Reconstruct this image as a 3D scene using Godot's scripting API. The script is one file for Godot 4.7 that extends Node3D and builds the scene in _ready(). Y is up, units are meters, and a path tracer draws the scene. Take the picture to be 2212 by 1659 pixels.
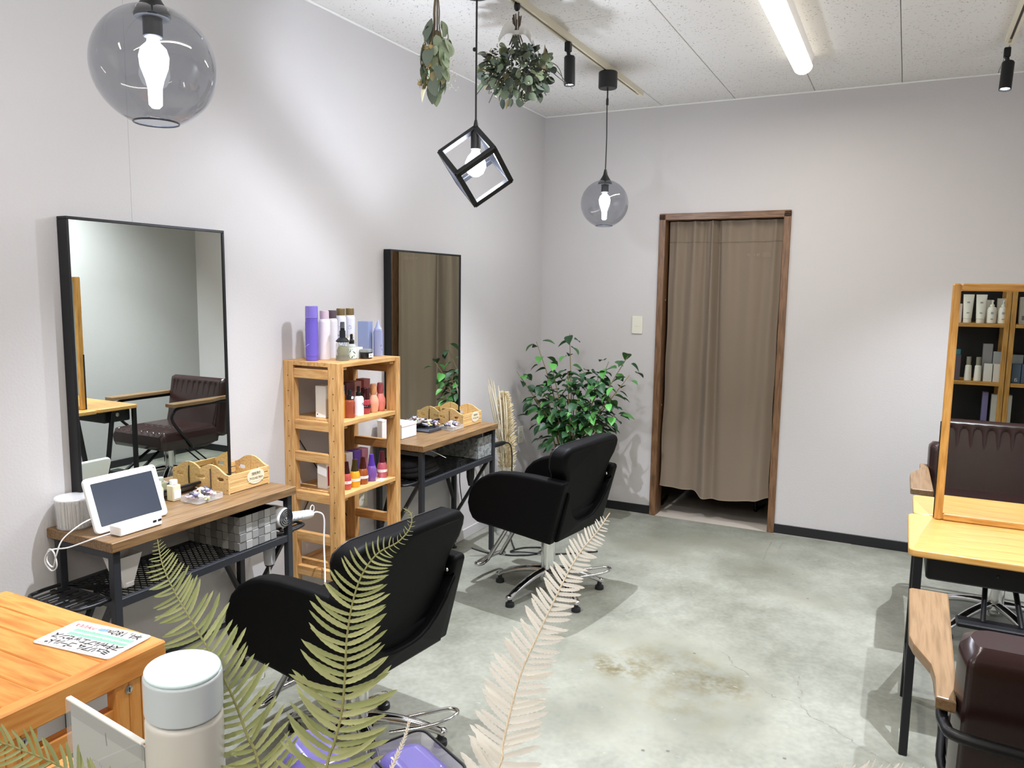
extends Node3D
# A small hair salon: pale grey walls, concrete floor, two styling stations along the left wall,
# a double station on the right, pendant lamps on a ceiling rail, a curtained doorway in the back wall.
# Axes: the left wall is the plane x = 0, the back wall is z = 0, the floor is y = 0; metres.

const CEIL := 2.685
var M := {}
var T := {}
var names := {}
var rng := RandomNumberGenerator.new()


class MB:
	# collects triangles for one mesh; corners are given anticlockwise as seen from outside
	var v := PackedVector3Array()
	var n := PackedVector3Array()
	var uv := PackedVector2Array()
	var xf := Transform3D()

	func put(p: Vector3, nn: Vector3, t := Vector2.ZERO) -> void:
		v.append(xf * p)
		n.append((xf.basis * nn).normalized())
		uv.append(t)

	func tri(a: Vector3, b: Vector3, c: Vector3) -> MB:
		var nn := (b - a).cross(c - a)
		if nn.length() < 1e-14:
			return self
		put(a, nn)
		put(c, nn)
		put(b, nn)
		return self

	func quad(a: Vector3, b: Vector3, c: Vector3, d: Vector3) -> MB:
		# with uv: a = lower left, b = lower right, c = upper right, d = upper left
		var nn := (b - a).cross(c - a)
		for k in [[a, 0.0, 1.0], [c, 1.0, 0.0], [b, 1.0, 1.0], [a, 0.0, 1.0], [d, 0.0, 0.0], [c, 1.0, 0.0]]:
			put(k[0], nn, Vector2(k[1], k[2]))
		return self

	func grid(P: Array, wrap := false, flip := false) -> MB:
		var rows := P.size()
		var cols: int = P[0].size()
		var N := []
		for i in rows:
			var row := PackedVector3Array()
			for j in cols:
				var a: Vector3 = P[i][(j - 1 + cols) % cols] if wrap else P[i][maxi(j - 1, 0)]
				var b: Vector3 = P[i][(j + 1) % cols] if wrap else P[i][mini(j + 1, cols - 1)]
				var d: Vector3 = P[mini(i + 1, rows - 1)][j] - P[maxi(i - 1, 0)][j]
				var nn := d.cross(b - a)
				if nn.length() < 1e-16:
					nn = Vector3.UP
				row.append(nn.normalized() * (-1.0 if flip else 1.0))
			N.append(row)
		for i in rows - 1:
			for j in (cols if wrap else cols - 1):
				var k := (j + 1) % cols
				var t0 := float(j) / maxf(1, cols - (0 if wrap else 1))
				var t1 := float(j + 1) / maxf(1, cols - (0 if wrap else 1))
				var s0 := 1.0 - float(i) / (rows - 1)
				var s1 := 1.0 - float(i + 1) / (rows - 1)
				var q := [[i, j, t0, s0], [i, k, t1, s0], [i + 1, k, t1, s1], [i + 1, j, t0, s1]]
				# outside is the side that (row step) x (column step) points to
				var order := [0, 1, 2, 0, 2, 3] if not flip else [0, 2, 1, 0, 3, 2]
				for o in order:
					var e: Array = q[o]
					put(P[e[0]][e[1]], N[e[0]][e[1]], Vector2(e[2], e[3]))
		return self

	func lathe(prof: Array, seg := 24, at := Vector3.ZERO) -> MB:
		# prof: [radius, height] from the bottom centre outwards, up and back in; split at sharp bends
		var run := [prof[0]]
		for i in range(1, prof.size()):
			run.append(prof[i])
			var last := i == prof.size() - 1
			var sharp := false
			if not last:
				var a := Vector2(prof[i][0] - prof[i - 1][0], prof[i][1] - prof[i - 1][1])
				var b := Vector2(prof[i + 1][0] - prof[i][0], prof[i + 1][1] - prof[i][1])
				sharp = absf(a.angle_to(b)) > 0.62
			if last or sharp:
				var P := []
				for q in run:
					var ring := PackedVector3Array()
					for k in seg:
						var t := TAU * k / seg
						ring.append(at + Vector3(maxf(q[0], 1e-5) * cos(t), q[1], maxf(q[0], 1e-5) * sin(t)))
					P.append(ring)
				grid(P, true)
				run = [prof[i]]
		return self

	func tube(pts: Array, r, seg := 8, caps := true) -> MB:
		var P := []
		var up := Vector3.UP
		var t0: Vector3 = (pts[1] - pts[0]).normalized()
		if absf(t0.dot(up)) > 0.9:
			up = Vector3.RIGHT
		var nn := (up - t0 * up.dot(t0)).normalized()
		for i in pts.size():
			var tt: Vector3 = (pts[mini(i + 1, pts.size() - 1)] - pts[maxi(i - 1, 0)]).normalized()
			nn = (nn - tt * nn.dot(tt)).normalized()
			var bb := nn.cross(tt)
			var rr: float = r[i] if r is Array else r
			var ring := PackedVector3Array()
			for k in seg:
				var a := TAU * k / seg
				ring.append(pts[i] + (nn * cos(a) + bb * sin(a)) * rr)
			P.append(ring)
		grid(P, true)
		if caps:
			for k in range(1, seg - 1):
				tri(P[0][0], P[0][k], P[0][k + 1])
				tri(P[-1][0], P[-1][k + 1], P[-1][k])
		return self

	static func inset(poly: PackedVector2Array, d: float) -> PackedVector2Array:
		var out := PackedVector2Array()
		var c := poly.size()
		for i in c:
			var e1 := (poly[i] - poly[(i - 1 + c) % c]).normalized()
			var e2 := (poly[(i + 1) % c] - poly[i]).normalized()
			var n1 := Vector2(-e1.y, e1.x)
			var n2 := Vector2(-e2.y, e2.x)
			out.append(poly[i] + (n1 + n2) / maxf(0.3, 1.0 + n1.dot(n2)) * d)
		return out

	func prism(poly: PackedVector2Array, h: float, bev := 0.0, smooth := false, seg := 2, at := Vector3.ZERO, warp := Vector3.ZERO) -> MB:
		# an outline in the xy plane (anticlockwise), pushed along +z from 0 to h, rims rounded by bev;
		# warp leans and bows the slab: z grows by warp.x * (y - warp.y) + warp.z * x * x
		var levels := []
		if bev <= 0.0:
			levels = [[0.0, 0.0], [0.0, h]]
		else:
			for i in seg + 1:
				var a := PI / 2 * i / seg
				levels.append([bev * (1.0 - sin(a)), bev * (1.0 - cos(a))])
			for i in seg + 1:
				var a := PI / 2 * (1.0 - float(i) / seg)
				levels.append([bev * (1.0 - sin(a)), h - bev * (1.0 - cos(a))])
		var P := []
		for l in levels:
			var q := poly if l[0] == 0.0 else inset(poly, l[0])
			var ring := PackedVector3Array()
			for k in range(q.size() - 1, -1, -1):
				var w := at + Vector3(q[k].x, q[k].y, l[1])
				ring.append(w + Vector3(0, 0, warp.x * (w.y - warp.y) + warp.z * w.x * w.x))
			P.append(ring)
		if smooth:
			grid(P, true)
		else:
			for i in P.size() - 1:
				var c: int = P[i].size()
				for j in c:
					var k := (j + 1) % c
					tri(P[i][j], P[i + 1][j], P[i + 1][k])
					tri(P[i][j], P[i + 1][k], P[i][k])
		var last: PackedVector2Array = poly if bev <= 0.0 else inset(poly, levels[0][0])
		var idx := Geometry2D.triangulate_polygon(last)
		var c2 := last.size()
		for i in range(0, idx.size(), 3):
			var tr := [idx[i], idx[i + 1], idx[i + 2]]
			var ar := (last[tr[1]] - last[tr[0]]).cross(last[tr[2]] - last[tr[0]])
			if ar < 0:
				tr = [tr[0], tr[2], tr[1]]
			var lo := []
			var hi := []
			for t in tr:
				lo.append(P[0][c2 - 1 - t])
				hi.append(P[-1][c2 - 1 - t])
			tri(hi[0], hi[1], hi[2])
			tri(lo[0], lo[2], lo[1])
		return self

	func box(c: Vector3, s: Vector3, b := 0.0) -> MB:
		var h := s / 2
		if b <= 0.0:
			for f in [[Vector3(1, 0, 0), Vector3(0, 1, 0), Vector3(0, 0, 1)], [Vector3(0, 1, 0), Vector3(0, 0, 1), Vector3(1, 0, 0)], [Vector3(0, 0, 1), Vector3(1, 0, 0), Vector3(0, 1, 0)]]:
				for sg in [1.0, -1.0]:
					var w: Vector3 = f[0] * h * sg
					var a: Vector3 = f[1] * h
					var d: Vector3 = f[2] * h * sg
					quad(c + w - a - d, c + w + a - d, c + w + a + d, c + w - a + d)
			return self
		b = minf(b, minf(h.x, minf(h.y, h.z)) * 0.9)
		var p := PackedVector2Array([Vector2(-h.x + b, -h.y), Vector2(h.x - b, -h.y), Vector2(h.x, -h.y + b), Vector2(h.x, h.y - b), Vector2(h.x - b, h.y), Vector2(-h.x + b, h.y), Vector2(-h.x, h.y - b), Vector2(-h.x, -h.y + b)])
		return prism(p, s.z, b * 0.8, false, 1, c - Vector3(0, 0, h.z))

	func bar(a: Vector3, b: Vector3, w: float, t: float, bev := 0.0, up := Vector3.UP) -> MB:
		# a square bar from a to b
		var z := (b - a).normalized()
		if absf(z.dot(up)) > 0.98:
			up = Vector3.RIGHT
		var x := up.cross(z).normalized()
		var keep := xf
		xf = xf * Transform3D(Basis(x, z.cross(x), z), (a + b) / 2)
		box(Vector3.ZERO, Vector3(w, t, a.distance_to(b)), bev)
		xf = keep
		return self

	func ball(c: Vector3, s: Vector3, seg := 12, rows := 8, e := 1.0) -> MB:
		# an ellipsoid; e below 1 makes it boxy
		var P := []
		for i in rows + 1:
			var f := -PI / 2 + PI * i / rows
			var ring := PackedVector3Array()
			for k in seg:
				var t := TAU * k / seg
				var q := Vector3(cos(f) * cos(t), sin(f), cos(f) * sin(t))
				if e != 1.0:
					var ct := signf(cos(t)) * pow(absf(cos(t)), e)
					var st := signf(sin(t)) * pow(absf(sin(t)), e)
					var cf := pow(absf(cos(f)), e)
					q = Vector3(cf * ct, signf(sin(f)) * pow(absf(sin(f)), e), cf * st)
				if i == 0 or i == rows:
					q += Vector3(cos(t), 0, sin(t)) * 1e-4
				ring.append(c + q * s)
			P.append(ring)
		return grid(P, true)

	func mesh() -> ArrayMesh:
		var a := []
		a.resize(Mesh.ARRAY_MAX)
		a[Mesh.ARRAY_VERTEX] = v
		a[Mesh.ARRAY_NORMAL] = n
		a[Mesh.ARRAY_TEX_UV] = uv
		var m := ArrayMesh.new()
		m.add_surface_from_arrays(Mesh.PRIMITIVE_TRIANGLES, a)
		return m


func rrect(w: float, h: float, r: float, seg := 4, c := Vector2.ZERO) -> PackedVector2Array:
	var out := PackedVector2Array()
	for q in [[1, -1, -PI / 2], [1, 1, 0.0], [-1, 1, PI / 2], [-1, -1, PI]]:
		for i in seg + 1:
			var a: float = q[2] + PI / 2 * i / seg
			out.append(c + Vector2(q[0] * (w / 2 - r) + r * cos(a), q[1] * (h / 2 - r) + r * sin(a)))
	return out


func ellipse(w: float, h: float, seg := 20) -> PackedVector2Array:
	var out := PackedVector2Array()
	for i in seg:
		out.append(Vector2(w / 2 * cos(TAU * i / seg), h / 2 * sin(TAU * i / seg)))
	return out


func smooth_path(pts: Array, per := 6) -> Array:
	var out := []
	for i in pts.size() - 1:
		var a: Vector3 = pts[maxi(i - 1, 0)]
		var b: Vector3 = pts[i]
		var c: Vector3 = pts[i + 1]
		var d: Vector3 = pts[mini(i + 2, pts.size() - 1)]
		for k in per:
			out.append(b.cubic_interpolate(c, a, d, float(k) / per))
	out.append(pts[-1])
	return out


# ---- scene objects ----
func numbered(called: String) -> String:
	var k: int = names.get(called, 0)
	names[called] = k + 1
	return called if k == 0 else "%s_%03d" % [called, k]


func tag(o: Node, label: String, category: String, group := "", kind := "") -> Node:
	o.set_meta("label", label)
	o.set_meta("category", category)
	if group:
		o.set_meta("group", group)
	if kind:
		o.set_meta("kind", kind)
	return o


func thing(called: String, label: String, category: String, at := Vector3.ZERO, turn := 0.0, group := "") -> Node3D:
	var o := Node3D.new()
	o.name = numbered(called)
	add_child(o)
	o.position = at
	o.rotation.y = turn
	tag(o, label, category, group)
	return o


func part(parent: Node, called: String, mb: MB, material: Material, label := "") -> MeshInstance3D:
	return shape(parent, called, mb.mesh(), material, label)


func shape(parent: Node, called: String, mesh: Mesh, material: Material, label := "") -> MeshInstance3D:
	var o := MeshInstance3D.new()
	o.name = called
	o.mesh = mesh
	o.material_override = material
	parent.add_child(o, true)
	if label:
		o.set_meta("label", label)
	return o


func single(called: String, label: String, category: String, mb: MB, material: Material, at := Vector3.ZERO, turn := 0.0, group := "") -> MeshInstance3D:
	var o := MeshInstance3D.new()
	o.name = numbered(called)
	o.mesh = mb.mesh()
	o.material_override = material
	add_child(o)
	o.position = at
	o.rotation.y = turn
	tag(o, label, category, group)
	return o


func structure(called: String, mb: MB, material: Material, label: String, category: String) -> MeshInstance3D:
	var o := single(called, label, category, mb, material)
	o.set_meta("kind", "structure")
	return o


func mb() -> MB:
	return MB.new()


# ---- materials ----
func mat(c: Color, rough := 0.6, metal := 0.0) -> StandardMaterial3D:
	var m := StandardMaterial3D.new()
	m.albedo_color = c
	m.roughness = rough
	m.metallic = metal
	return m


func hexm(h: String, rough := 0.6, metal := 0.0) -> StandardMaterial3D:
	return mat(Color(h), rough, metal)


func noise_tex(key: String, freq: float, ramp: Array, size := 256, octaves := 4, seed_ := 1, kind := FastNoiseLite.TYPE_SIMPLEX_SMOOTH) -> NoiseTexture2D:
	if T.has(key):
		return T[key]
	var f := FastNoiseLite.new()
	f.noise_type = kind
	f.frequency = freq
	f.fractal_octaves = octaves
	f.seed = seed_
	var t := NoiseTexture2D.new()
	t.width = size
	t.height = size
	t.seamless = true
	t.noise = f
	if ramp.size():
		var g := Gradient.new()
		var offs := PackedFloat32Array()
		var cols := PackedColorArray()
		for r in ramp:
			offs.append(r[0])
			cols.append(r[1])
		g.offsets = offs
		g.colors = cols
		t.color_ramp = g
	T[key] = t
	return t


func wood(key: String, dark: String, mid: String, light: String, scale: Vector3, rough := 0.5, seed_ := 3) -> StandardMaterial3D:
	var m := StandardMaterial3D.new()
	m.albedo_texture = noise_tex("wood" + key, 0.022, [[0.12, Color(dark)], [0.42, Color(mid)], [0.62, Color(light)], [0.9, Color(mid)]], 256, 5, seed_)
	m.uv1_triplanar = true
	m.uv1_scale = scale
	m.roughness = rough
	return m


func wood_again(key: String, scale: Vector3, rough := 0.5) -> StandardMaterial3D:
	# the same timber with its grain along another axis
	var m := StandardMaterial3D.new()
	m.albedo_texture = T["wood" + key]
	m.uv1_triplanar = true
	m.uv1_scale = scale
	m.roughness = rough
	return m


func rough_up(m: StandardMaterial3D, depth: float, freq: float, scale: float, key: String) -> StandardMaterial3D:
	m.heightmap_enabled = true
	m.heightmap_texture = noise_tex("bump" + key, freq, [], 256, 3, 9)
	m.heightmap_scale = depth
	m.uv1_triplanar = true
	m.uv1_scale = Vector3.ONE * scale
	return m


func glass(c: Color, alpha: float, rough := 0.02) -> StandardMaterial3D:
	var m := mat(Color(c.r, c.g, c.b, alpha), rough)
	m.transparency = BaseMaterial3D.TRANSPARENCY_ALPHA
	return m


func glow(c: Color, energy: float) -> StandardMaterial3D:
	var m := mat(Color.WHITE, 0.4)
	m.emission_enabled = true
	m.emission = c
	m.emission_energy_multiplier = energy
	return m


# ---- handwriting and print ----
const STROKES := {
	"ミ": [[2, 2, 8, 3.5], [2, 4.5, 8, 6], [2, 7, 8, 9]], "ュ": [[3, 5, 7, 5, 6.5, 8.5], [2, 8.7, 8.5, 8.7]], "リ": [[3, 2, 3, 6], [7, 1.5, 7, 6, 4, 9]],
	"ア": [[1.5, 2, 8.5, 2, 6, 5], [5, 4, 4.8, 6.5, 2.5, 9]], "ム": [[5, 1.5, 2, 8, 8, 7.5], [6.5, 5.5, 8.8, 9]], "ゴ": [[2, 3, 7.5, 3, 7.5, 8.5], [2, 8.5, 7.5, 8.5], [8.5, 0.8, 9.2, 2], [9.5, 0.5, 10, 1.7]],
	"ー": [[1, 5, 9, 5]], "ル": [[3, 2, 3, 6, 1, 9], [6, 2, 6, 8.5, 9, 6]], "ド": [[3.5, 1, 3.5, 9.5], [3.5, 4.5, 7, 6.5], [7.2, 1.5, 8, 3], [8.7, 1, 9.4, 2.5]],
	"ス": [[2, 2, 7.8, 2, 5.5, 6, 1.5, 9], [5.5, 6, 8.8, 9]], "キ": [[2, 3.5, 8, 2.7], [1.5, 6.3, 8.7, 5.4], [4.5, 1, 6, 9.5]], "ャ": [[2.5, 5.5, 8, 4.8, 7, 7], [4, 3.8, 5.5, 9.5]],
	"プ": [[2, 2.5, 7.5, 2.5, 6, 6.5, 3, 9], [8.2, 1.2, 9.3, 1.2, 9.3, 2.4, 8.2, 2.4, 8.2, 1.2]], "エ": [[2, 2.5, 8, 2.5], [5, 2.5, 5, 8.5], [1.5, 8.5, 8.7, 8.5]], "ッ": [[3, 5, 3.6, 6.5], [5, 4.7, 5.6, 6.2], [7.8, 4.7, 7, 7.5, 4.5, 9.3]],
	"セ": [[1.5, 4.5, 8.5, 3.5, 7, 6], [4, 1.5, 4, 8.5, 8.5, 8.7]], "ン": [[2, 2.5, 4, 4], [2, 8.5, 6, 7, 8.5, 3.5]], "イ": [[7.5, 1.5, 5, 4.5, 2, 6], [5.3, 4.3, 5.3, 9.3]], "ロ": [[2, 2.5, 8, 2.5, 8, 8.5, 2, 8.5, 2, 2.5]],
	"の": [[5.5, 2.5, 4.5, 7, 2.5, 8, 1.5, 5.5, 3, 3, 6, 2, 8.5, 4, 8, 7, 5.5, 9]], "は": [[2, 2, 1.8, 9], [4, 3.8, 9, 3.5], [6.8, 1.5, 6.8, 8, 5, 9, 4.3, 7.8, 6, 7.2, 9, 9]], "こ": [[3, 2.5, 7.5, 2.5], [2.5, 7, 4, 8.7, 8, 8.5]],
	"ち": [[2, 3.3, 8, 3], [4.5, 1.2, 3.2, 6, 6.5, 5, 8.3, 7, 6.5, 9, 4, 9.3]], "ら": [[4, 1.3, 6, 2.3], [3, 3.5, 2.8, 6.8, 6, 5.3, 8, 7, 6.5, 9, 4, 9.3]], "へ": [[1, 6.5, 4, 3.5, 9, 7.5]],
	"使": [[3, 1, 1, 4], [2, 3, 2, 9.5], [4, 2.5, 9.5, 2.5], [4.7, 4, 9, 4, 9, 6, 4.7, 6, 4.7, 4], [6.8, 1, 6.8, 6, 4, 9.5], [5, 6.5, 9.5, 9.5]],
	"用": [[2.5, 2, 2.5, 7, 1.5, 9.5], [2.5, 2, 8, 2, 8, 9.5], [2.5, 4.3, 8, 4.3], [2.5, 6.6, 8, 6.6], [5.2, 2, 5.2, 9.5]],
	"済": [[1, 2, 2, 3], [0.7, 4.5, 1.7, 5.5], [1, 9, 2.3, 7], [3.5, 2.5, 9.5, 2.5], [6.5, 1, 6.5, 2.5], [4.5, 3, 8.5, 5.5], [8.5, 3, 4, 5.5], [5, 6, 4.5, 9.5], [8, 6, 8, 9.5], [5, 7, 8, 7]],
	"¥": [[2, 1, 5, 5, 8, 1], [5, 5, 5, 9.5], [2, 5.5, 8, 5.5], [2, 7.3, 8, 7.3]], "4": [[6.5, 9.5, 6.5, 1, 2, 6.5, 8.5, 6.5]], ",": [[5, 8, 4.3, 10]], "1": [[4, 2.5, 5.5, 1, 5.5, 9.5]],
	"8": [[5, 5, 3, 3, 5, 1, 7, 3, 3, 7, 5, 9.3, 7, 7, 5, 5]], "0": [[5, 1, 3, 3, 3, 7.5, 5, 9.3, 7, 7.5, 7, 3, 5, 1]], "税": [[4, 1, 1, 2], [0.7, 3.5, 4.5, 3.5], [2.7, 2, 2.7, 9.5], [2.7, 4.5, 0.8, 7], [5.5, 1, 6, 2.3], [9, 1, 8.3, 2.3], [5.5, 3, 9, 3, 9, 5.5, 5.5, 5.5, 5.5, 3], [6.3, 5.5, 5, 9.5], [8, 5.5, 8, 9, 9.7, 9]],
	"込": [[1, 1.5, 2, 2.7], [0.7, 4.5, 2.2, 4.5, 2, 8, 0.8, 9], [2, 8, 4, 9.3, 9.7, 9.3], [6.5, 2, 4, 7.5], [6, 1.5, 7, 4.5, 9.5, 7.5]], "(": [[6, 0.5, 4.5, 3, 4.5, 7, 6, 9.7]], ")": [[4, 0.5, 5.5, 3, 5.5, 7, 4, 9.7]],
}


func dab(im: Image, p: Vector2, r: float, c: Color) -> void:
	im.fill_rect(Rect2i(roundi(p.x - r), roundi(p.y - r), maxi(1, roundi(2 * r)), maxi(1, roundi(2 * r))), c)


func pen(im: Image, pts: Array, r: float, c: Color) -> void:
	for i in pts.size() - 1:
		var a: Vector2 = pts[i]
		var b: Vector2 = pts[i + 1]
		var k := maxi(1, int(a.distance_to(b) / maxf(0.7, r * 0.6)))
		for j in k + 1:
			dab(im, a.lerp(b, float(j) / k), r, c)


func write(im: Image, text: String, at: Vector2, size: float, r: float, c: Color, squeeze := 0.92) -> void:
	for i in text.length():
		for s in STROKES.get(text[i], []):
			var pts := []
			for k in range(0, s.size(), 2):
				pts.append(at + Vector2(i * size * squeeze + s[k] * size / 10.0, s[k + 1] * size / 10.0))
			pen(im, pts, r, c)


func scribble(im: Image, at: Vector2, w: float, h: float, r: float, c: Color) -> void:
	# a line of lettering too small to read
	var x := at.x
	while x < at.x + w:
		var pts := []
		for k in 3:
			pts.append(Vector2(x + rng.randf() * h * 0.8, at.y + rng.randf() * h))
		pen(im, pts, r, c)
		x += h * 0.95


func picture(im: Image, rough := 0.5) -> StandardMaterial3D:
	var m := mat(Color.WHITE, rough)
	m.albedo_texture = ImageTexture.create_from_image(im)
	m.texture_repeat = false
	return m


func sheet(w: float, h: float, xf: Transform3D) -> MB:
	# a flat print in its own xy plane, upright, facing +z
	var b := mb()
	b.xf = xf
	return b.quad(Vector3(-w / 2, -h / 2, 0), Vector3(w / 2, -h / 2, 0), Vector3(w / 2, h / 2, 0), Vector3(-w / 2, h / 2, 0))


func words(parent: Node, called: String, text: String, height: float, xf: Transform3D, material: Material) -> MeshInstance3D:
	var f := SystemFont.new()
	f.font_names = PackedStringArray(["Droid Sans"])
	var t := TextMesh.new()
	t.font = f
	t.text = text
	t.font_size = 32
	t.pixel_size = height / 32.0
	t.depth = 0.0004
	var o := shape(parent, called, t, material)
	o.transform = xf
	return o


func look(o: Vector3, d: Vector3, up := Vector3.UP) -> Transform3D:
	# a frame at o whose +z axis points along d
	var z := d.normalized()
	if absf(z.dot(up)) > 0.98:
		up = Vector3.BACK
	var x := up.cross(z).normalized()
	return Transform3D(Basis(x, z.cross(x), z), o)


func _ready() -> void:
	rng.seed = 7
	var cam := Camera3D.new()
	cam.name = "camera"
	add_child(cam)
	cam.position = Vector3(2.2976, 1.5023, 4.9887)
	cam.rotation = Vector3(-0.1212, 0.4684, 0.0140)
	cam.fov = 52.91
	cam.near = 0.02
	cam.current = true
	var env := Environment.new()
	env.background_mode = Environment.BG_COLOR
	env.background_color = Color(0.02, 0.02, 0.02)
	env.tonemap_mode = Environment.TONE_MAPPER_LINEAR
	env.tonemap_exposure = 1.0
	env.sdfgi_enabled = true
	env.ssao_enabled = true
	env.ssil_enabled = true
	var we := WorldEnvironment.new()
	we.name = "surroundings"
	we.environment = env
	add_child(we)
	materials()
	room()
	ceiling_fittings()
	station(0)
	station(1)
	product_unit()
	corner_plants()
	black_chairs()
	double_station()
	counter_shelf()
	foreground()


const FLUOR := 2.0      # energy of one ceiling fluorescent
const SPOT := 8.0       # energy of one rail spotlight
const BULB := 0.55      # energy of one pendant bulb


func materials() -> void:
	M.wall = rough_up(hexm("cac7c5", 0.85), 0.03, 0.12, 3.0, "wall")
	M.wall.albedo_texture = noise_tex("wallcol", 0.35, [[0.0, Color("f1f0f1")], [1.0, Color("ffffff")]], 512, 3, 21)
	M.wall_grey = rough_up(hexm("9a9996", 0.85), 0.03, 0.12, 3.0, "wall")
	M.black_vinyl = hexm("141518", 0.5)
	M.door_wood = wood("door", "58402a", "705036", "7d5c40", Vector3(9, 0.9, 9), 0.42)
	M.pine = wood("pine", "a87a45", "be9057", "caa068", Vector3(8, 0.9, 8), 0.55)          # grain along y
	M.pine_x = wood_again("pine", Vector3(0.9, 8, 8), 0.55)
	M.pine_z = wood_again("pine", Vector3(8, 8, 0.9), 0.55)
	M.honey_x = wood("honey", "b9722c", "cf8a3f", "d89a50", Vector3(0.8, 7, 7), 0.5)
	M.honey_z = wood_again("honey", Vector3(7, 7, 0.8), 0.5)
	M.honey = wood_again("honey", Vector3(7, 0.8, 7), 0.5)
	M.desk = wood("desk", "5d452b", "745839", "846845", Vector3(14, 14, 0.7), 0.45)
	M.bamboo = wood("bamboo", "b98440", "c79752", "d0a562", Vector3(0.6, 12, 12), 0.35)
	M.arm_wood = wood("arm", "6d5336", "7e6345", "876c4d", Vector3(12, 12, 0.7), 0.38)
	M.oak = wood("oak", "a47334", "b98641", "c6954f", Vector3(9, 0.9, 9), 0.4)
	M.crate = wood("crate", "b8935c", "c7a26a", "cfae78", Vector3(14, 14, 1.0), 0.6)
	M.steel = hexm("33353a", 0.45, 0.35)
	M.black_metal = hexm("17181b", 0.4, 0.3)
	M.black_plastic = hexm("101114", 0.42)
	M.chrome = hexm("d6d6d6", 0.08, 1.0)
	M.brushed = hexm("b9b9b6", 0.3, 1.0)
	M.mirror = hexm("e2e8e1", 0.0, 1.0)
	M.white = hexm("eeeeee", 0.35)
	M.white_matt = hexm("e9e8e4", 0.7)
	M.cream = hexm("d9d2bd", 0.5)
	M.cream_plastic = hexm("dad8c8", 0.4)
	M.paper = hexm("efeee9", 0.8)
	M.vinyl_black = rough_up(hexm("050506", 0.55), 0.01, 0.2, 10.0, "vinyl")
	M.vinyl_black.metallic_specular = 0.24
	M.leather = rough_up(hexm("2e1d1c", 0.22), 0.012, 0.2, 12.0, "vinyl")
	M.curtain = rough_up(hexm("7d6f5f", 0.9), 0.04, 0.45, 7.0, "weave")
	M.curtain.backlight_enabled = true
	M.curtain.backlight = Color(0.12, 0.1, 0.08)
	M.curtain.rim_enabled = true
	M.curtain.rim = 0.3
	M.clear = glass(Color("dfe6e6"), 0.12)
	M.smoke = glass(Color("1d1d1e"), 0.46, 0.01)
	M.clear_plastic = glass(Color("e6e8ea"), 0.2, 0.05)
	M.screen = hexm("3a3f49", 0.12)
	M.leaf = hexm("3d6a33", 0.5)
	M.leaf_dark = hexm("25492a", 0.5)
	M.leaf_light = hexm("569a48", 0.5)
	M.bark = hexm("8a7a4e", 0.8)


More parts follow.
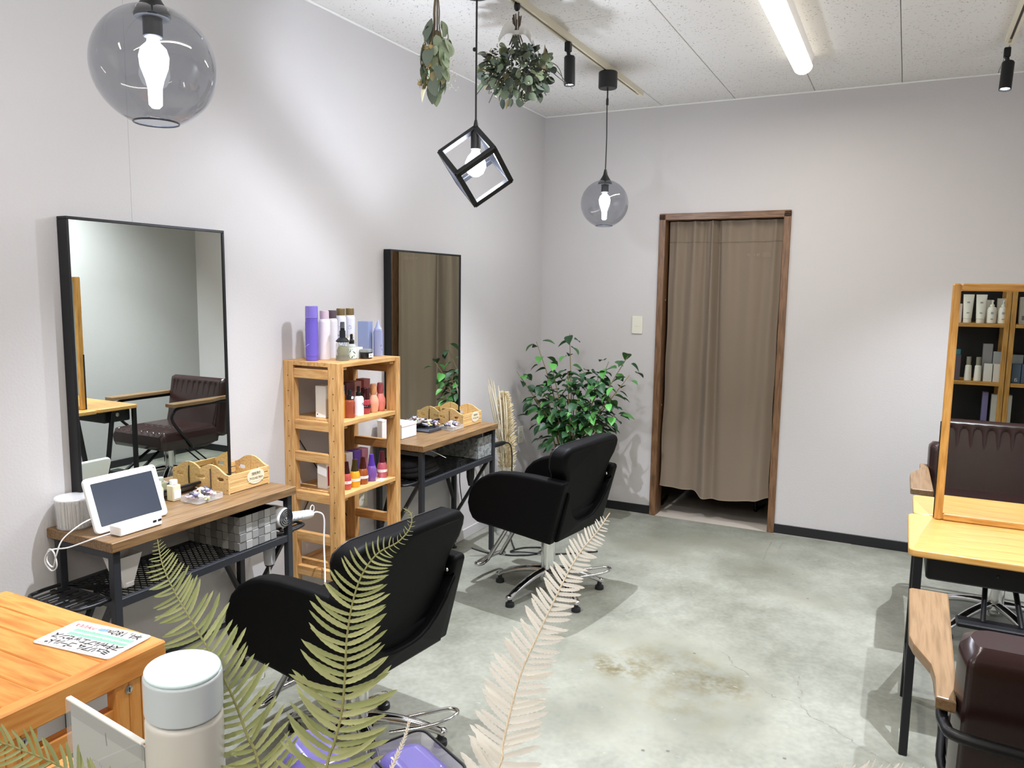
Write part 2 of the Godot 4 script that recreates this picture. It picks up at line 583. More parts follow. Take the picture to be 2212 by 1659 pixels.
func floor_picture() -> Image:
	# trowelled concrete: broad cloudiness, fine grain, scuffs and hairline cracks where the photograph shows them
	var s := 1024
	var metre := s / 3.6
	var f := FastNoiseLite.new()
	f.fractal_octaves = 5
	f.frequency = 0.006
	f.seed = 4
	var cloud := f.get_image(s, s).get_data()
	f.frequency = 0.12
	f.seed = 11
	f.fractal_octaves = 3
	var grain := f.get_image(s, s).get_data()
	f.frequency = 0.03
	f.seed = 31
	f.fractal_octaves = 4
	var scuff := f.get_image(s, s).get_data()
	var stains := [[1.5, 2.06, 0.34, 0.3, 0.55], [1.33, 2.16, 0.13, 0.09, 0.6], [1.78, 2.1, 0.17, 0.13, 0.5], [1.72, 2.38, 0.3, 0.16, 0.3], [1.04, 0.66, 0.26, 0.2, 0.35], [1.7, 0.72, 0.24, 0.14, 0.25], [1.96, 1.03, 0.2, 0.12, 0.22], [1.35, 2.6, 0.4, 0.2, 0.18], [1.4, 0.35, 0.4, 0.16, 0.25]]
	var im := Image.create(s, s, false, Image.FORMAT_RGB8)
	var data := PackedByteArray()
	data.resize(s * s * 3)
	for y in s:
		var wz := y / metre
		for x in s:
			var i := y * s + x
			var wx := x / metre
			var c := (cloud[i] - 128) / 128.0
			var g := (grain[i] - 128) / 128.0
			var k := (scuff[i] - 120) / 128.0
			var dirt := 0.0
			for st in stains:
				var dx: float = (wx - st[0]) / st[2]
				var dz: float = (wz - st[1]) / st[3]
				var d := dx * dx + dz * dz
				if d < 2.2:
					dirt += st[4] * exp(-d * 1.4) * clampf(0.55 + 0.9 * k + 0.7 * g, 0.0, 1.3)
			var l := 124.0 + 17.0 * c + 8.0 * g + 8.0 * k
			data[i * 3] = clampi(int(l * (1.0 - 0.30 * dirt)), 0, 255)
			data[i * 3 + 1] = clampi(int((l + 1) * (1.0 - 0.35 * dirt)), 0, 255)
			data[i * 3 + 2] = clampi(int((l - 11) * (1.0 - 0.47 * dirt)), 0, 255)
	im.set_data(s, s, false, Image.FORMAT_RGB8, data)
	var dark := Color("5c5b53")
	for cr in [[1.761, 1.917, 1.832, 1.955, 1.889, 2.039, 1.952, 2.1, 2.032, 2.096, 2.096, 2.173, 2.152, 2.201, 2.208, 2.25, 2.261, 2.297, 2.33, 2.331, 2.5, 2.5], [1.967, 1.867, 2.018, 1.883, 2.025, 1.966, 2.047, 2.008, 2.038, 2.079], [2.106, 0.33, 2.248, 0.325, 2.386, 0.364, 2.7, 0.4], [1.664, 0.204, 1.669, 0.648], [1.725, 0.099, 1.733, 0.612], [1.687, 1.812, 1.741, 1.849, 1.761, 1.917], [1.1, 1.75, 1.22, 1.64, 1.28, 1.5]]:
		var pts := []
		for k in range(0, cr.size() - 2, 2):
			var a := Vector2(cr[k], cr[k + 1]) * metre
			var b := Vector2(cr[k + 2], cr[k + 3]) * metre
			for j in 5:
				pts.append(a.lerp(b, j / 5.0) + Vector2(rng.randf_range(-1.6, 1.6), rng.randf_range(-1.6, 1.6)))
		for j in pts.size() - 1:
			if rng.randf() < 0.85:
				pen(im, [pts[j], pts[j + 1]], 0.5, dark.lerp(Color("7d7c73"), rng.randf() * 0.8))
	for sp in [[1.606, 1.89], [1.762, 0.719], [1.853, 0.715], [1.623, 2.659], [1.695, 2.626], [2.044, 2.484], [1.961, 1.032]]:
		dab(im, Vector2(sp[0], sp[1]) * metre, 1.6, Color("57544a"))
	for k in 500:
		var p := Vector2(rng.randf() * s, rng.randf() * s)
		pen(im, [p, p + Vector2(rng.randf_range(-4, 4), rng.randf_range(-1, 1))], 0.5, Color("74726a").lerp(Color("9c9c92"), rng.randf()))
	return im


func board_picture() -> Image:
	# mineral-fibre ceiling board: pin holes and short fissures
	var s := 1024
	var im := Image.create(s, s, false, Image.FORMAT_RGB8)
	im.fill(Color("dad8d4"))
	for k in 2600:
		var p := Vector2(rng.randf() * s, rng.randf() * s)
		var c := Color("c2c0bb").lerp(Color("7a7873"), pow(rng.randf(), 2.2))
		if rng.randf() < 0.3:
			var d := Vector2.from_angle(rng.randf() * TAU) * rng.randf_range(4.0, 10.0)
			pen(im, [p, p + d * 0.5 + Vector2(rng.randf_range(-1, 1), rng.randf_range(-1, 1)), p + d], 1.1, c)
		else:
			dab(im, p, rng.randf_range(0.9, 2.4), c)
	return im


func room() -> void:
	var W := 3.52
	var L := 7.4
	# floor
	var fm := picture(floor_picture(), 0.42)
	fm.texture_repeat = true
	var b := mb()
	b.quad(Vector3(0, 0, 3.6), Vector3(3.6, 0, 3.6), Vector3(3.6, 0, 0), Vector3(0, 0, 0))
	b.quad(Vector3(0, 0, 7.4), Vector3(3.6, 0, 7.4), Vector3(3.6, 0, 3.6), Vector3(0, 0, 3.6))
	b.box(Vector3(1.8, -0.06, 3.7), Vector3(3.8, 0.118, 7.6))
	structure("floor", b, fm, "grey trowelled concrete floor with stains and hairline cracks", "floor")
	# walls
	var x0 := 0.8357
	var x1 := 1.6475
	var lw := structure("wall_left", mb().box(Vector3(-0.06, CEIL / 2, L / 2), Vector3(0.12, CEIL, L + 0.3)), M.wall, "pale grey papered wall on the left behind the mirrors", "wall")
	part(lw, "wallpaper_seam", mb().box(Vector3(0.0001, 1.75, 3.244), Vector3(0.0006, 1.9, 0.0012)), hexm("a9a6a7", 0.9))
	b = mb()
	b.box(Vector3(x0 / 2 - 0.06, CEIL / 2, -0.06), Vector3(x0 + 0.12, CEIL, 0.12))
	b.box(Vector3((x1 + W) / 2, CEIL / 2, -0.06), Vector3(W - x1, CEIL, 0.12))
	b.box(Vector3((x0 + x1) / 2, (2.005 + CEIL) / 2, -0.06), Vector3(x1 - x0, CEIL - 2.005, 0.12))
	structure("wall_back", b, M.wall, "pale grey back wall with the curtained doorway", "wall")
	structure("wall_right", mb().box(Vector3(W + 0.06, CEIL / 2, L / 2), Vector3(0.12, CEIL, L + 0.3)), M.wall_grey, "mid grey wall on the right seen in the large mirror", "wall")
	structure("wall_front", mb().box(Vector3(W / 2, CEIL / 2, L + 0.06), Vector3(W, CEIL, 0.12)), M.wall, "pale grey wall behind the camera", "wall")
	# black baseboards
	b = mb()
	b.box(Vector3(x0 / 2, 0.03, 0.004), Vector3(x0, 0.06, 0.008), 0.002)
	b.box(Vector3((x1 + W) / 2, 0.03, 0.004), Vector3(W - x1, 0.06, 0.008), 0.002)
	structure("baseboard_back", b, M.black_vinyl, "black vinyl baseboard along the back wall", "baseboard")
	structure("baseboard_left", mb().box(Vector3(0.004, 0.03, L / 2), Vector3(0.008, 0.06, L), 0.002), hexm("b9b7b6", 0.7), "pale grey baseboard along the left wall", "baseboard")
	structure("baseboard_right", mb().box(Vector3(W - 0.004, 0.03, L / 2), Vector3(0.008, 0.06, L), 0.002), M.black_vinyl, "black vinyl baseboard along the right wall", "baseboard")
	# door frame
	var df := Node3D.new()
	df.name = "door_1"
	add_child(df)
	tag(df, "brown wooden door frame around the curtained opening", "door frame", "", "structure")
	var fw := 0.042
	part(df, "jamb", mb().box(Vector3(x0 + fw / 2, 1.0, -0.055), Vector3(fw, 2.0, 0.14), 0.003), M.door_wood)
	part(df, "jamb", mb().box(Vector3(x1 - fw / 2, 1.0, -0.055), Vector3(fw, 2.0, 0.14), 0.003), M.door_wood)
	var hw: StandardMaterial3D = M.door_wood.duplicate()
	hw.uv1_scale = Vector3(0.9, 9, 9)
	part(df, "lintel", mb().box(Vector3((x0 + x1) / 2, 1.984, -0.055), Vector3(x1 - x0, 0.042, 0.14), 0.003), hw)
	part(df, "hinge_plug", mb().lathe([[0, 0], [0.005, 0], [0.005, 0.002], [0, 0.002]], 10), hexm("c7a070", 0.6)).transform = Transform3D(Basis(Vector3.FORWARD, PI / 2), Vector3(x0 + fw, 0.75, -0.05))
	part(df, "hinge_plug", mb().lathe([[0, 0], [0.005, 0], [0.005, 0.002], [0, 0.002]], 10), hexm("c7a070", 0.6)).transform = Transform3D(Basis(Vector3.FORWARD, PI / 2), Vector3(x0 + fw, 1.45, -0.05))
	# small room behind the curtain
	var br := structure("floor", mb().box(Vector3(1.25, -0.012, -1.1), Vector3(1.7, 0.026, 2.22)), hexm("b3aa9d", 0.5), "beige vinyl floor beyond the curtained doorway", "floor")
	b = mb()
	b.box(Vector3(0.37, 1.2, -1.15), Vector3(0.06, 2.4, 2.1))
	b.box(Vector3(2.13, 1.2, -1.15), Vector3(0.06, 2.4, 2.1))
	b.box(Vector3(1.25, 1.2, -2.2), Vector3(1.82, 2.4, 0.06))
	b.box(Vector3(1.25, 2.43, -1.15), Vector3(1.82, 0.06, 2.16))
	structure("wall_inner", b, M.wall, "grey walls of the small room behind the curtain", "wall")
	# folding frame whose black feet show under the curtain
	var fr := thing("folding_rack", "black tube legs showing under the brown curtain", "rack", Vector3(0, 0, 0))
	for s in [[0.83, -0.27, 0.76, -0.85], [1.462, -0.42, 1.52, -0.9]]:
		var p: float = 0.42
		part(fr, "leg_loop", mb().tube(smooth_path([Vector3(s[0], p, s[1] - 0.02), Vector3(s[0], 0.05, s[1]), Vector3(s[0] + 0.01, 0.014, s[1] - 0.05), Vector3(s[2], 0.014, s[3]), Vector3(s[2], p, s[3])], 5), 0.013, 8), M.black_metal)
	part(fr, "platform", mb().box(Vector3(1.14, 0.44, -0.58), Vector3(0.72, 0.05, 0.62), 0.015), M.black_plastic)
	# curtain
	curtain(x0 + fw, x1 - fw)
	# light switch
	var sw := thing("light_switch", "cream wall switch plate beside the door frame", "switch", Vector3(0.707, 1.282, 0))
	part(sw, "plate", mb().prism(rrect(0.074, 0.118, 0.006), 0.009, 0.003, true), M.cream_plastic)
	part(sw.get_child(0), "rocker", mb().prism(rrect(0.018, 0.018, 0.002, 2), 0.004, 0.001, true, 2, Vector3(0, 0.002, 0.008)), M.cream_plastic)
	for o in [[0.52, 0.315, "cream wall socket low on the wall beside the pampas grass"], [0.5, 2.05, "cream wall socket seen through the pine shelf unit"]]:
		var so := thing("wall_socket", o[2], "socket", Vector3(0, o[0], o[1]), PI / 2, "wall sockets on the left wall")
		part(so, "plate", mb().prism(rrect(0.072, 0.116, 0.006), 0.008, 0.003, true), M.cream_plastic)
		for k in [-1, 1]:
			for j in [-1, 1]:
				part(so.get_child(0), "slot", mb().box(Vector3(j * 0.006, k * 0.02, 0.0082), Vector3(0.002, 0.009, 0.001)), M.black_plastic)
	# ceiling: boards laid in staggered rows, 0.458 wide and 0.916 long
	var cl := Node3D.new()
	cl.name = "ceiling"
	add_child(cl)
	tag(cl, "white mineral fibre ceiling boards with pin holes", "ceiling", "", "structure")
	part(cl, "backing", mb().box(Vector3(W / 2, CEIL + 0.07, L / 2), Vector3(W + 0.3, 0.1, L + 0.3)), hexm("6d6b68", 0.9))
	var bm := picture(board_picture(), 0.9)
	bm.texture_repeat = true
	bm.uv1_triplanar = true
	bm.uv1_world_triplanar = true
	bm.uv1_scale = Vector3.ONE * 0.8
	var xs := -0.094
	for c in 8:
		var xa := maxf(xs + c * 0.458, 0.0)
		var xb := minf(xs + (c + 1) * 0.458, W)
		var z := -0.09 if c % 2 == 0 else -0.53
		while z < L:
			var za := maxf(z, 0.0)
			var zb := minf(z + 0.886, L)
			if zb - za > 0.05:
				part(cl, "ceiling_board", mb().box(Vector3((xa + xb) / 2, CEIL + 0.01, (za + zb) / 2), Vector3(xb - xa - 0.003, 0.02, zb - za - 0.0015), 0.0022), bm)
			z += 0.886
	# slim cornice where the ceiling meets the walls
	structure("trim_1", mb().box(Vector3(0.006, CEIL - 0.004, L / 2), Vector3(0.012, 0.008, L), 0.002), M.white_matt, "slim white cornice strip above the left wall", "trim")
	structure("trim_2", mb().box(Vector3(W / 2, CEIL - 0.004, 0.006), Vector3(W, 0.008, 0.012), 0.002), M.white_matt, "slim white cornice strip above the back wall", "trim")


func curtain(xa: float, xb: float) -> void:
	var c := thing("door_curtain", "taupe linen curtain hanging in the doorway", "curtain", Vector3(0, 0, -0.055))
	var P := []
	var rows := 40
	var cols := 150
	for i in rows + 1:
		var t := float(i) / rows       # 0 at the hem, 1 at the top
		var row := PackedVector3Array()
		for j in cols + 1:
			var u := float(j) / cols
			var inset := 0.008 + 0.004 * sin(PI * t) + 0.003 * sin(t * 23.0) * (1.0 - t)
			var x := lerpf(xa + inset * 1.5, xb - inset, u)
			# one deep fold left of the middle, smaller ones beside it; they soften towards the hem
			var z := 0.0
			for f in [[0.40, 0.016, 0.044], [0.45, 0.013, -0.030], [0.24, 0.026, 0.026], [0.08, 0.022, 0.022], [0.33, 0.016, -0.018], [0.15, 0.02, -0.012], [0.55, 0.04, 0.012], [0.64, 0.03, -0.008], [0.75, 0.05, 0.018], [0.86, 0.02, -0.010], [0.94, 0.02, 0.018]]:
				var w: float = f[1] * (1.0 + 2.6 * (1.0 - t))
				var mid: float = f[0] - 0.035 * (1.0 - t) * sin(f[0] * 9.0)
				z += f[2] * exp(-pow((u - mid) / w, 2.0))
			z += 0.004 * sin(u * 60.0) * pow(t, 6.0) + 0.010 * sin(u * 7.0 + 1.0) * (1.0 - t)
			var hem := 0.205 - 0.045 * smoothstep(0.3, 0.42, u) + 0.02 * smoothstep(0.55, 0.9, u) + 0.03 * smoothstep(0.86, 1.0, u)
			hem -= 0.012 * sin(PI * u)
			row.append(Vector3(x, lerpf(hem, 1.957, t), z))
		P.append(row)
	part(c, "cloth", mb().grid(P, false, false), M.curtain)
	var rim := []
	for j in range(0, cols + 1, 3):
		rim.append(P[0][j])
	part(c, "hem", mb().tube(rim, 0.0035, 6), M.curtain)
	part(c, "rod", mb().tube([Vector3(xa, 1.95, -0.04), Vector3(xb, 1.95, -0.04)], 0.006, 8), M.door_wood)
	rim = []
	for j in range(0, cols + 1, 2):
		rim.append(P[37][j] + Vector3(0, 0, 0.002))
	part(c, "heading_seam", mb().tube(rim, 0.0012, 5), M.curtain)
	# pale stitched mark near the upper right
	var im := Image.create(256, 96, false, Image.FORMAT_RGBA8)
	im.fill(Color(0.62, 0.56, 0.47, 0.0))
	var ink := Color(0.62, 0.56, 0.47, 1.0)
	for k in 3:
		var q := Vector2(40 + k * 42, 48)
		for s in 9:
			var a := TAU * s / 9.0
			pen(im, [q + Vector2.from_angle(a) * 6, q + Vector2.from_angle(a) * (18 if s % 2 == 0 else 12)], 0.8, ink)
	for k in 3:
		pen(im, [Vector2(166 + k * 26, 30), Vector2(180 + k * 26, 30), Vector2(180 + k * 26, 64), Vector2(166 + k * 26, 64), Vector2(166 + k * 26, 30)], 0.8, ink)
	var sm := picture(im, 0.9)
	sm.transparency = BaseMaterial3D.TRANSPARENCY_ALPHA_SCISSOR
	sm.alpha_scissor_threshold = 0.5
	part(c, "stitched_mark", sheet(0.17, 0.062, Transform3D(Basis(), Vector3(1.46, 1.742, 0.018))), sm)


func fluorescent(x: float, z: float, label: String) -> void:
	var f := thing("fluorescent_light", label, "light", Vector3(x, CEIL, z), 0.0, "ceiling fluorescent lights")
	var prof := PackedVector2Array([Vector2(-0.052, 0), Vector2(-0.03, -0.042), Vector2(0.03, -0.042), Vector2(0.052, 0)])
	part(f, "housing", mb().prism(prof, 1.25, 0.002, false, 1, Vector3(0, 0, -0.625)), M.white)
	var q := PackedVector2Array()
	for i in 13:
		var a := PI + PI * i / 12.0
		q.append(Vector2(0.046 * cos(a), -0.045 + 0.04 * sin(a)))
	part(f, "light_tube", mb().prism(q, 1.22, 0.004, false, 2, Vector3(0, 0, -0.61)), glow(Color("fff6e6"), 2.6))
	for s in [-1, 1]:
		part(f, "end_cap", mb().box(Vector3(0, -0.02, s * 0.628), Vector3(0.07, 0.035, 0.006), 0.002), M.white)
	var l := AreaLight3D.new()
	l.name = "tube_light"
	f.add_child(l, true)
	l.position = Vector3(0, -0.09, 0)
	l.rotation.x = -PI / 2
	l.area_size = Vector2(0.09, 1.2)
	l.light_energy = FLUOR
	l.light_color = Color("fff8ef")
	l.shadow_enabled = true
	l.set("area_range", 12.0)


func spot(x: float, z: float, tilt: Vector3, label: String, energy := SPOT, cone := 46.0) -> void:
	# black cylinder spotlight hanging from a rail; tilt: direction of the beam
	var s := thing("spotlight", label, "spotlight", Vector3(x, CEIL - 0.03, z), 0.0, "black rail spotlights")
	part(s, "rail_plug", mb().box(Vector3(0, -0.022, 0), Vector3(0.028, 0.044, 0.03), 0.004), M.black_metal)
	part(s, "stem", mb().tube([Vector3(0.0, -0.04, 0), Vector3(0.006, -0.07, 0)], 0.009, 10), M.black_metal)
	var d := tilt.normalized()
	var base := Vector3(0.008, -0.066, 0)
	var fr := look(base, d)
	var b := mb()
	b.xf = fr * Transform3D(Basis(Vector3.RIGHT, PI / 2), Vector3.ZERO)
	b.lathe([[0, -0.004], [0.022, -0.002], [0.026, 0.004], [0.026, 0.13], [0.023, 0.13], [0.022, 0.118], [0, 0.118]], 24)
	var br := part(s, "barrel", b, M.black_metal)
	b = mb()
	b.xf = fr * Transform3D(Basis(Vector3.RIGHT, PI / 2), Vector3.ZERO)
	b.lathe([[0, 0.119], [0.021, 0.119], [0.019, 0.124], [0, 0.126]], 20)
	part(br, "lamp_lens", b, glow(Color("eaf4ff"), 8.0))
	var l := SpotLight3D.new()
	l.name = "spot_beam"
	s.add_child(l, true)
	l.transform = Transform3D(Basis.looking_at(d, Vector3.BACK if absf(d.y) > 0.9 else Vector3.UP), base + d * 0.136)
	l.light_energy = energy
	l.light_color = Color("eef3ff")
	l.light_size = 0.01
	l.spot_angle = cone
	l.spot_angle_attenuation = 1.0
	l.spot_range = 12.0
	l.spot_attenuation = 2.0
	l.shadow_enabled = true


func lamp(parent: Node, at: Vector3, energy: float) -> void:
	var l := OmniLight3D.new()
	l.name = "bulb_light"
	parent.add_child(l, true)
	l.position = at
	l.light_energy = energy
	l.light_color = Color("e9f0ff")
	l.light_size = 0.03
	l.omni_range = 12.0
	l.omni_attenuation = 2.0
	l.shadow_enabled = true


func globe(z: float, label: String) -> void:
	# pendant with a smoked glass ball open at the bottom; the origin is the ball's centre
	var y := 1.972
	var g := thing("globe_pendant", label, "pendant lamp", Vector3(0.81, y, z), 0.0, "smoked glass globe pendants")
	var top := CEIL - 0.03 - y
	part(g, "canopy", mb().lathe([[0, top - 0.085], [0.046, top - 0.085], [0.05, top - 0.08], [0.05, top - 0.004], [0.047, top], [0, top]], 28), M.black_plastic)
	part(g, "cord", mb().tube([Vector3(0, 0.17, 0), Vector3(0.002, 0.35, 0), Vector3(-0.001, 0.5, 0), Vector3(0, top - 0.08, 0)], 0.0032, 8), M.black_plastic)
	part(g, "cord_grip", mb().lathe([[0, top - 0.17], [0.007, top - 0.17], [0.007, top - 0.14], [0.004, top - 0.13], [0.004, top - 0.08], [0, top - 0.08]], 10), M.black_plastic)
	part(g, "cap", mb().lathe([[0, 0.116], [0.03, 0.116], [0.031, 0.121], [0.022, 0.134], [0.012, 0.152], [0.006, 0.18], [0, 0.18]], 20), M.black_plastic)
	part(g, "socket", mb().lathe([[0, 0.06], [0.018, 0.06], [0.02, 0.062], [0.02, 0.1], [0.036, 0.1], [0.038, 0.106], [0.034, 0.115], [0, 0.115]], 20), M.black_plastic)
	var prof := []
	var R := 0.128
	for i in 33:
		var a := lerpf(-1.2, 1.31, i / 32.0)
		prof.append([R * cos(a), R * sin(a) * 0.985])
	part(g, "glass_globe", mb().lathe(prof, 48), M.smoke, "smoked grey glass ball")
	var rimy: float = prof[0][1]
	var rr: float = prof[0][0]
	var rim := []
	for k in 33:
		rim.append(Vector3(rr * cos(TAU * k / 32), rimy, rr * sin(TAU * k / 32)))
	part(g, "glass_rim", mb().tube(rim, 0.0022, 6, false), glass(Color("202327"), 0.75, 0.05))
	part(g, "light_bulb", mb().lathe([[0, -0.088], [0.008, -0.087], [0.014, -0.08], [0.015, -0.045], [0.019, -0.028], [0.029, 0.0], [0.031, 0.02], [0.026, 0.038], [0.014, 0.05], [0.012, 0.06], [0, 0.06]], 24), glow(Color("e6f1ff"), 5.0))
	lamp(g, Vector3(0, 0.005, 0), BULB)


func cube_pendant(z: float) -> void:
	var top := 2.113
	var g := thing("cube_pendant", "black wire cube pendant lamp with a round bulb", "pendant lamp", Vector3(0.81, top, z))
	part(g, "cord", mb().tube([Vector3(0, 0.0, 0), Vector3(0, CEIL - 0.03 - top, 0)], 0.0038, 8), M.black_plastic)
	part(g, "cord_clip", mb().box(Vector3(-0.006, 0.275, 0.004), Vector3(0.012, 0.014, 0.01), 0.003), M.black_plastic)
	part(g, "cord_grip", mb().lathe([[0, -0.02], [0.009, -0.018], [0.009, 0.004], [0.005, 0.022], [0, 0.022]], 12), M.black_plastic)
	part(g, "socket", mb().lathe([[0, -0.085], [0.019, -0.085], [0.019, -0.03], [0.012, -0.012], [0, -0.01]], 20), M.black_plastic)
	part(g, "canopy", mb().lathe([[0, CEIL - 0.11 - top], [0.046, CEIL - 0.11 - top], [0.05, CEIL - 0.105 - top], [0.05, CEIL - 0.034 - top], [0, CEIL - 0.03 - top]], 28), M.black_plastic)
	# a cube of flat bars hung by one corner
	var s := 0.162
	var az := [atan2(0.496, -0.868), atan2(0.496, -0.868) + TAU / 3, atan2(0.496, -0.868) - TAU / 3]
	var e := []
	for a in az:
		e.append(Vector3(cos(a) * sqrt(2.0 / 3.0), -sqrt(1.0 / 3.0), sin(a) * sqrt(2.0 / 3.0)) * s)
	var o := Vector3(0, -0.008, 0)
	var bars := []
	for i in 3:
		var a: Vector3 = e[i]
		var b: Vector3 = e[(i + 1) % 3]
		var c: Vector3 = e[(i + 2) % 3]
		bars.append([o, o + a, b, c])
		bars.append([o + a, o + a + b, b, c])
		bars.append([o + a, o + a + c, c, b])
		bars.append([o + a + b, o + a + b + c, c, a])
	for q in bars:
		var dirn: Vector3 = (q[1] - q[0]).normalized()
		var m := mb()
		m.bar(q[0] - dirn * 0.004, q[1] + dirn * 0.004, 0.019, 0.019, 0.001, (q[2] if absf(dirn.dot(q[2].normalized())) < 0.5 else q[3]).normalized())
		part(g, "frame_bar", m, M.black_metal)
	part(g, "light_bulb", mb().lathe([[0, -0.188], [0.014, -0.185], [0.03, -0.174], [0.04, -0.15], [0.039, -0.133], [0.029, -0.112], [0.017, -0.098], [0.014, -0.085], [0, -0.085]], 24), glow(Color("e6f1ff"), 5.0))
	lamp(g, Vector3(0, -0.15, 0), BULB * 1.3)


func rail(x: float, za: float, zb: float, label: String) -> void:
	var r := thing("lighting_rail", label, "lighting rail", Vector3(x, CEIL, 0))
	var m := mb()
	m.prism(PackedVector2Array([Vector2(-0.017, -0.03), Vector2(-0.006, -0.03), Vector2(-0.006, -0.022), Vector2(0.006, -0.022), Vector2(0.006, -0.03), Vector2(0.017, -0.03), Vector2(0.017, 0), Vector2(-0.017, 0)]), zb - za, 0.0, false, 1, Vector3(0, 0, za))
	part(r, "track", m, M.cream)
	part(r, "slot", mb().box(Vector3(0, -0.0225, (za + zb) / 2), Vector3(0.011, 0.001, zb - za - 0.1)), hexm("3b382f", 0.6))
	part(r, "end_cap", mb().box(Vector3(0, -0.016, za - 0.002), Vector3(0.036, 0.033, 0.03), 0.002), M.cream)


func eucalyptus_leaf(w: float, l: float, round_: float, bend: float) -> MB:
	var P := []
	for i in 7:
		var t := i / 6.0
		var row := PackedVector3Array()
		var hw := w * pow(sin(PI * clampf(t * 0.97 + 0.015, 0, 1)), round_)
		for j in 5:
			var u := (j - 2) / 2.0
			row.append(Vector3(u * hw, absf(u) * hw * 0.25 - bend * t * t * l, t * l))
		P.append(row)
	return mb().grid(P)


func bouquet_full(at: Vector3) -> void:
	# round dried bouquet hanging head down, tied with white ribbon; origin at the hook under the rail
	var b := thing("dried_bouquet", "round dried eucalyptus bouquet tied with a white ribbon", "dried flowers", at)
	part(b, "hook", mb().ball(Vector3(0, -0.01, 0), Vector3(0.014, 0.02, 0.014), 10, 6), M.black_plastic)
	part(b, "string", mb().tube([Vector3(0, -0.02, 0), Vector3(0, -0.06, 0)], 0.002, 6), M.paper)
	for k in 9:
		var a := TAU * k / 9.0
		part(b, "stem", mb().tube([Vector3(cos(a) * 0.018, -0.035 - rng.randf() * 0.02, sin(a) * 0.018), Vector3(cos(a) * 0.009, -0.11, sin(a) * 0.009), Vector3(cos(a) * 0.03, -0.16, sin(a) * 0.03)], 0.0028, 6), hexm("5d5043", 0.8))
	var rib := mb()
	rib.lathe([[0.012, -0.128], [0.02, -0.124], [0.021, -0.112], [0.013, -0.106]], 14)
	for q in [[-1, 0.055, 0.05], [1, 0.075, 0.085], [0.3, 0.03, 0.03]]:
		var P := []
		for i in 9:
			var t := i / 8.0
			var c: Vector3 = Vector3(0.87, 0, -0.5) * q[0] * (0.008 + q[1] * t) + Vector3(0.01, -0.112 + 0.02 * sin(t * 2.6) - q[2] * t * t, 0.018 + 0.02 * t)
			var hw := 0.008 + 0.014 * sin(PI * (0.15 + 0.75 * t))
			P.append(PackedVector3Array([c + Vector3(0.003, hw, 0.004), c + Vector3(0.004, 0, 0.012), c + Vector3(0.0, -hw, 0.002)]))
		rib.grid(P)
	part(b, "ribbon", rib, M.white_matt, "white ribbon bow")
	var tints := [hexm("4d5746", 0.75), hexm("606c54", 0.75), hexm("3b4439", 0.8), hexm("76805f", 0.75), hexm("37322d", 0.8), hexm("76684a", 0.8)]
	var kinds := [eucalyptus_leaf(0.016, 0.036, 0.55, 0.25).mesh(), eucalyptus_leaf(0.019, 0.04, 0.5, 0.1).mesh(), eucalyptus_leaf(0.012, 0.046, 0.8, 0.35).mesh()]
	var c0 := Vector3(0.0, -0.26, 0.0)
	for k in 280:
		var f := asin(rng.randf_range(-0.95, 0.98))
		var a := rng.randf() * TAU
		var d := Vector3(cos(f) * cos(a), sin(f), cos(f) * sin(a))
		var r := rng.randf_range(0.45, 1.0)
		var p := c0 + d * Vector3(0.145, 0.115, 0.145) * r
		if d.y > 0.6:
			p.y -= 0.02
		var o := shape(b, "leaf", kinds[k % 3], tints[[0, 1, 2, 0, 3, 1, 2, 0, 4, 1, 2, 0, 3, 1, 5][k % 15]])
		var outw := (d + Vector3(0, -0.5, 0) + Vector3(rng.randf_range(-0.6, 0.6), rng.randf_range(-0.6, 0.6), rng.randf_range(-0.6, 0.6))).normalized()
		o.transform = look(p, outw, Vector3(rng.randf_range(-1, 1), rng.randf_range(-1, 1), rng.randf_range(-1, 1)).normalized())
	# small dark filler leaves deep in the bunch
	var fill := mb()
	for k in 420:
		var f := asin(rng.randf_range(-1, 0.9))
		var a := rng.randf() * TAU
		var d := Vector3(cos(f) * cos(a), sin(f), cos(f) * sin(a))
		var p := c0 + d * Vector3(0.14, 0.11, 0.14) * pow(rng.randf(), 0.45)
		var e := Vector3(rng.randf_range(-1, 1), rng.randf_range(-1, 0.4), rng.randf_range(-1, 1)).normalized() * rng.randf_range(0.014, 0.026)
		var w := e.cross(Vector3(rng.randf_range(-1, 1), 1, rng.randf_range(-1, 1))).normalized() * 0.005
		fill.quad(p, p + e * 0.5 - w, p + e, p + e * 0.5 + w)
	part(b, "filler_foliage", fill, hexm("3d4036", 0.85), "fine dark foliage").set_meta("kind", "stuff")
	for k in 7:
		var a := rng.randf() * TAU
		var p := c0 + Vector3(cos(a) * 0.05, 0.05, sin(a) * 0.05)
		var q := c0 + Vector3(cos(a) * 0.16, -0.06 - rng.randf() * 0.05, sin(a) * 0.16)
		part(b, "twig", mb().tube(smooth_path([Vector3(0, -0.15, 0), p, q], 4), 0.0018, 5), tints[4])
	# a thin sprig that sticks out to the right
	for k in 3:
		part(b, "twig", mb().tube(smooth_path([c0 + Vector3(0.06, 0.06, -0.03), c0 + Vector3(0.15, 0.02 - k * 0.02, -0.07), c0 + Vector3(0.17 + k * 0.02, -0.05 - k * 0.01, -0.1)], 5), [0.0022, 0.002, 0.002, 0.002, 0.0018, 0.0016, 0.0015, 0.0014, 0.0012, 0.001, 0.0008], 5), hexm("4a4438", 0.8))
	var fl := mb()
	for k in 150:
		var f := asin(rng.randf_range(-1, 0.7))
		var a := rng.randf() * TAU
		var p := c0 + Vector3(cos(f) * cos(a) * 0.14, sin(f) * 0.125, cos(f) * sin(a) * 0.14) * rng.randf_range(0.8, 1.05)
		fl.ball(p, Vector3.ONE * rng.randf_range(0.002, 0.0036), 6, 4)
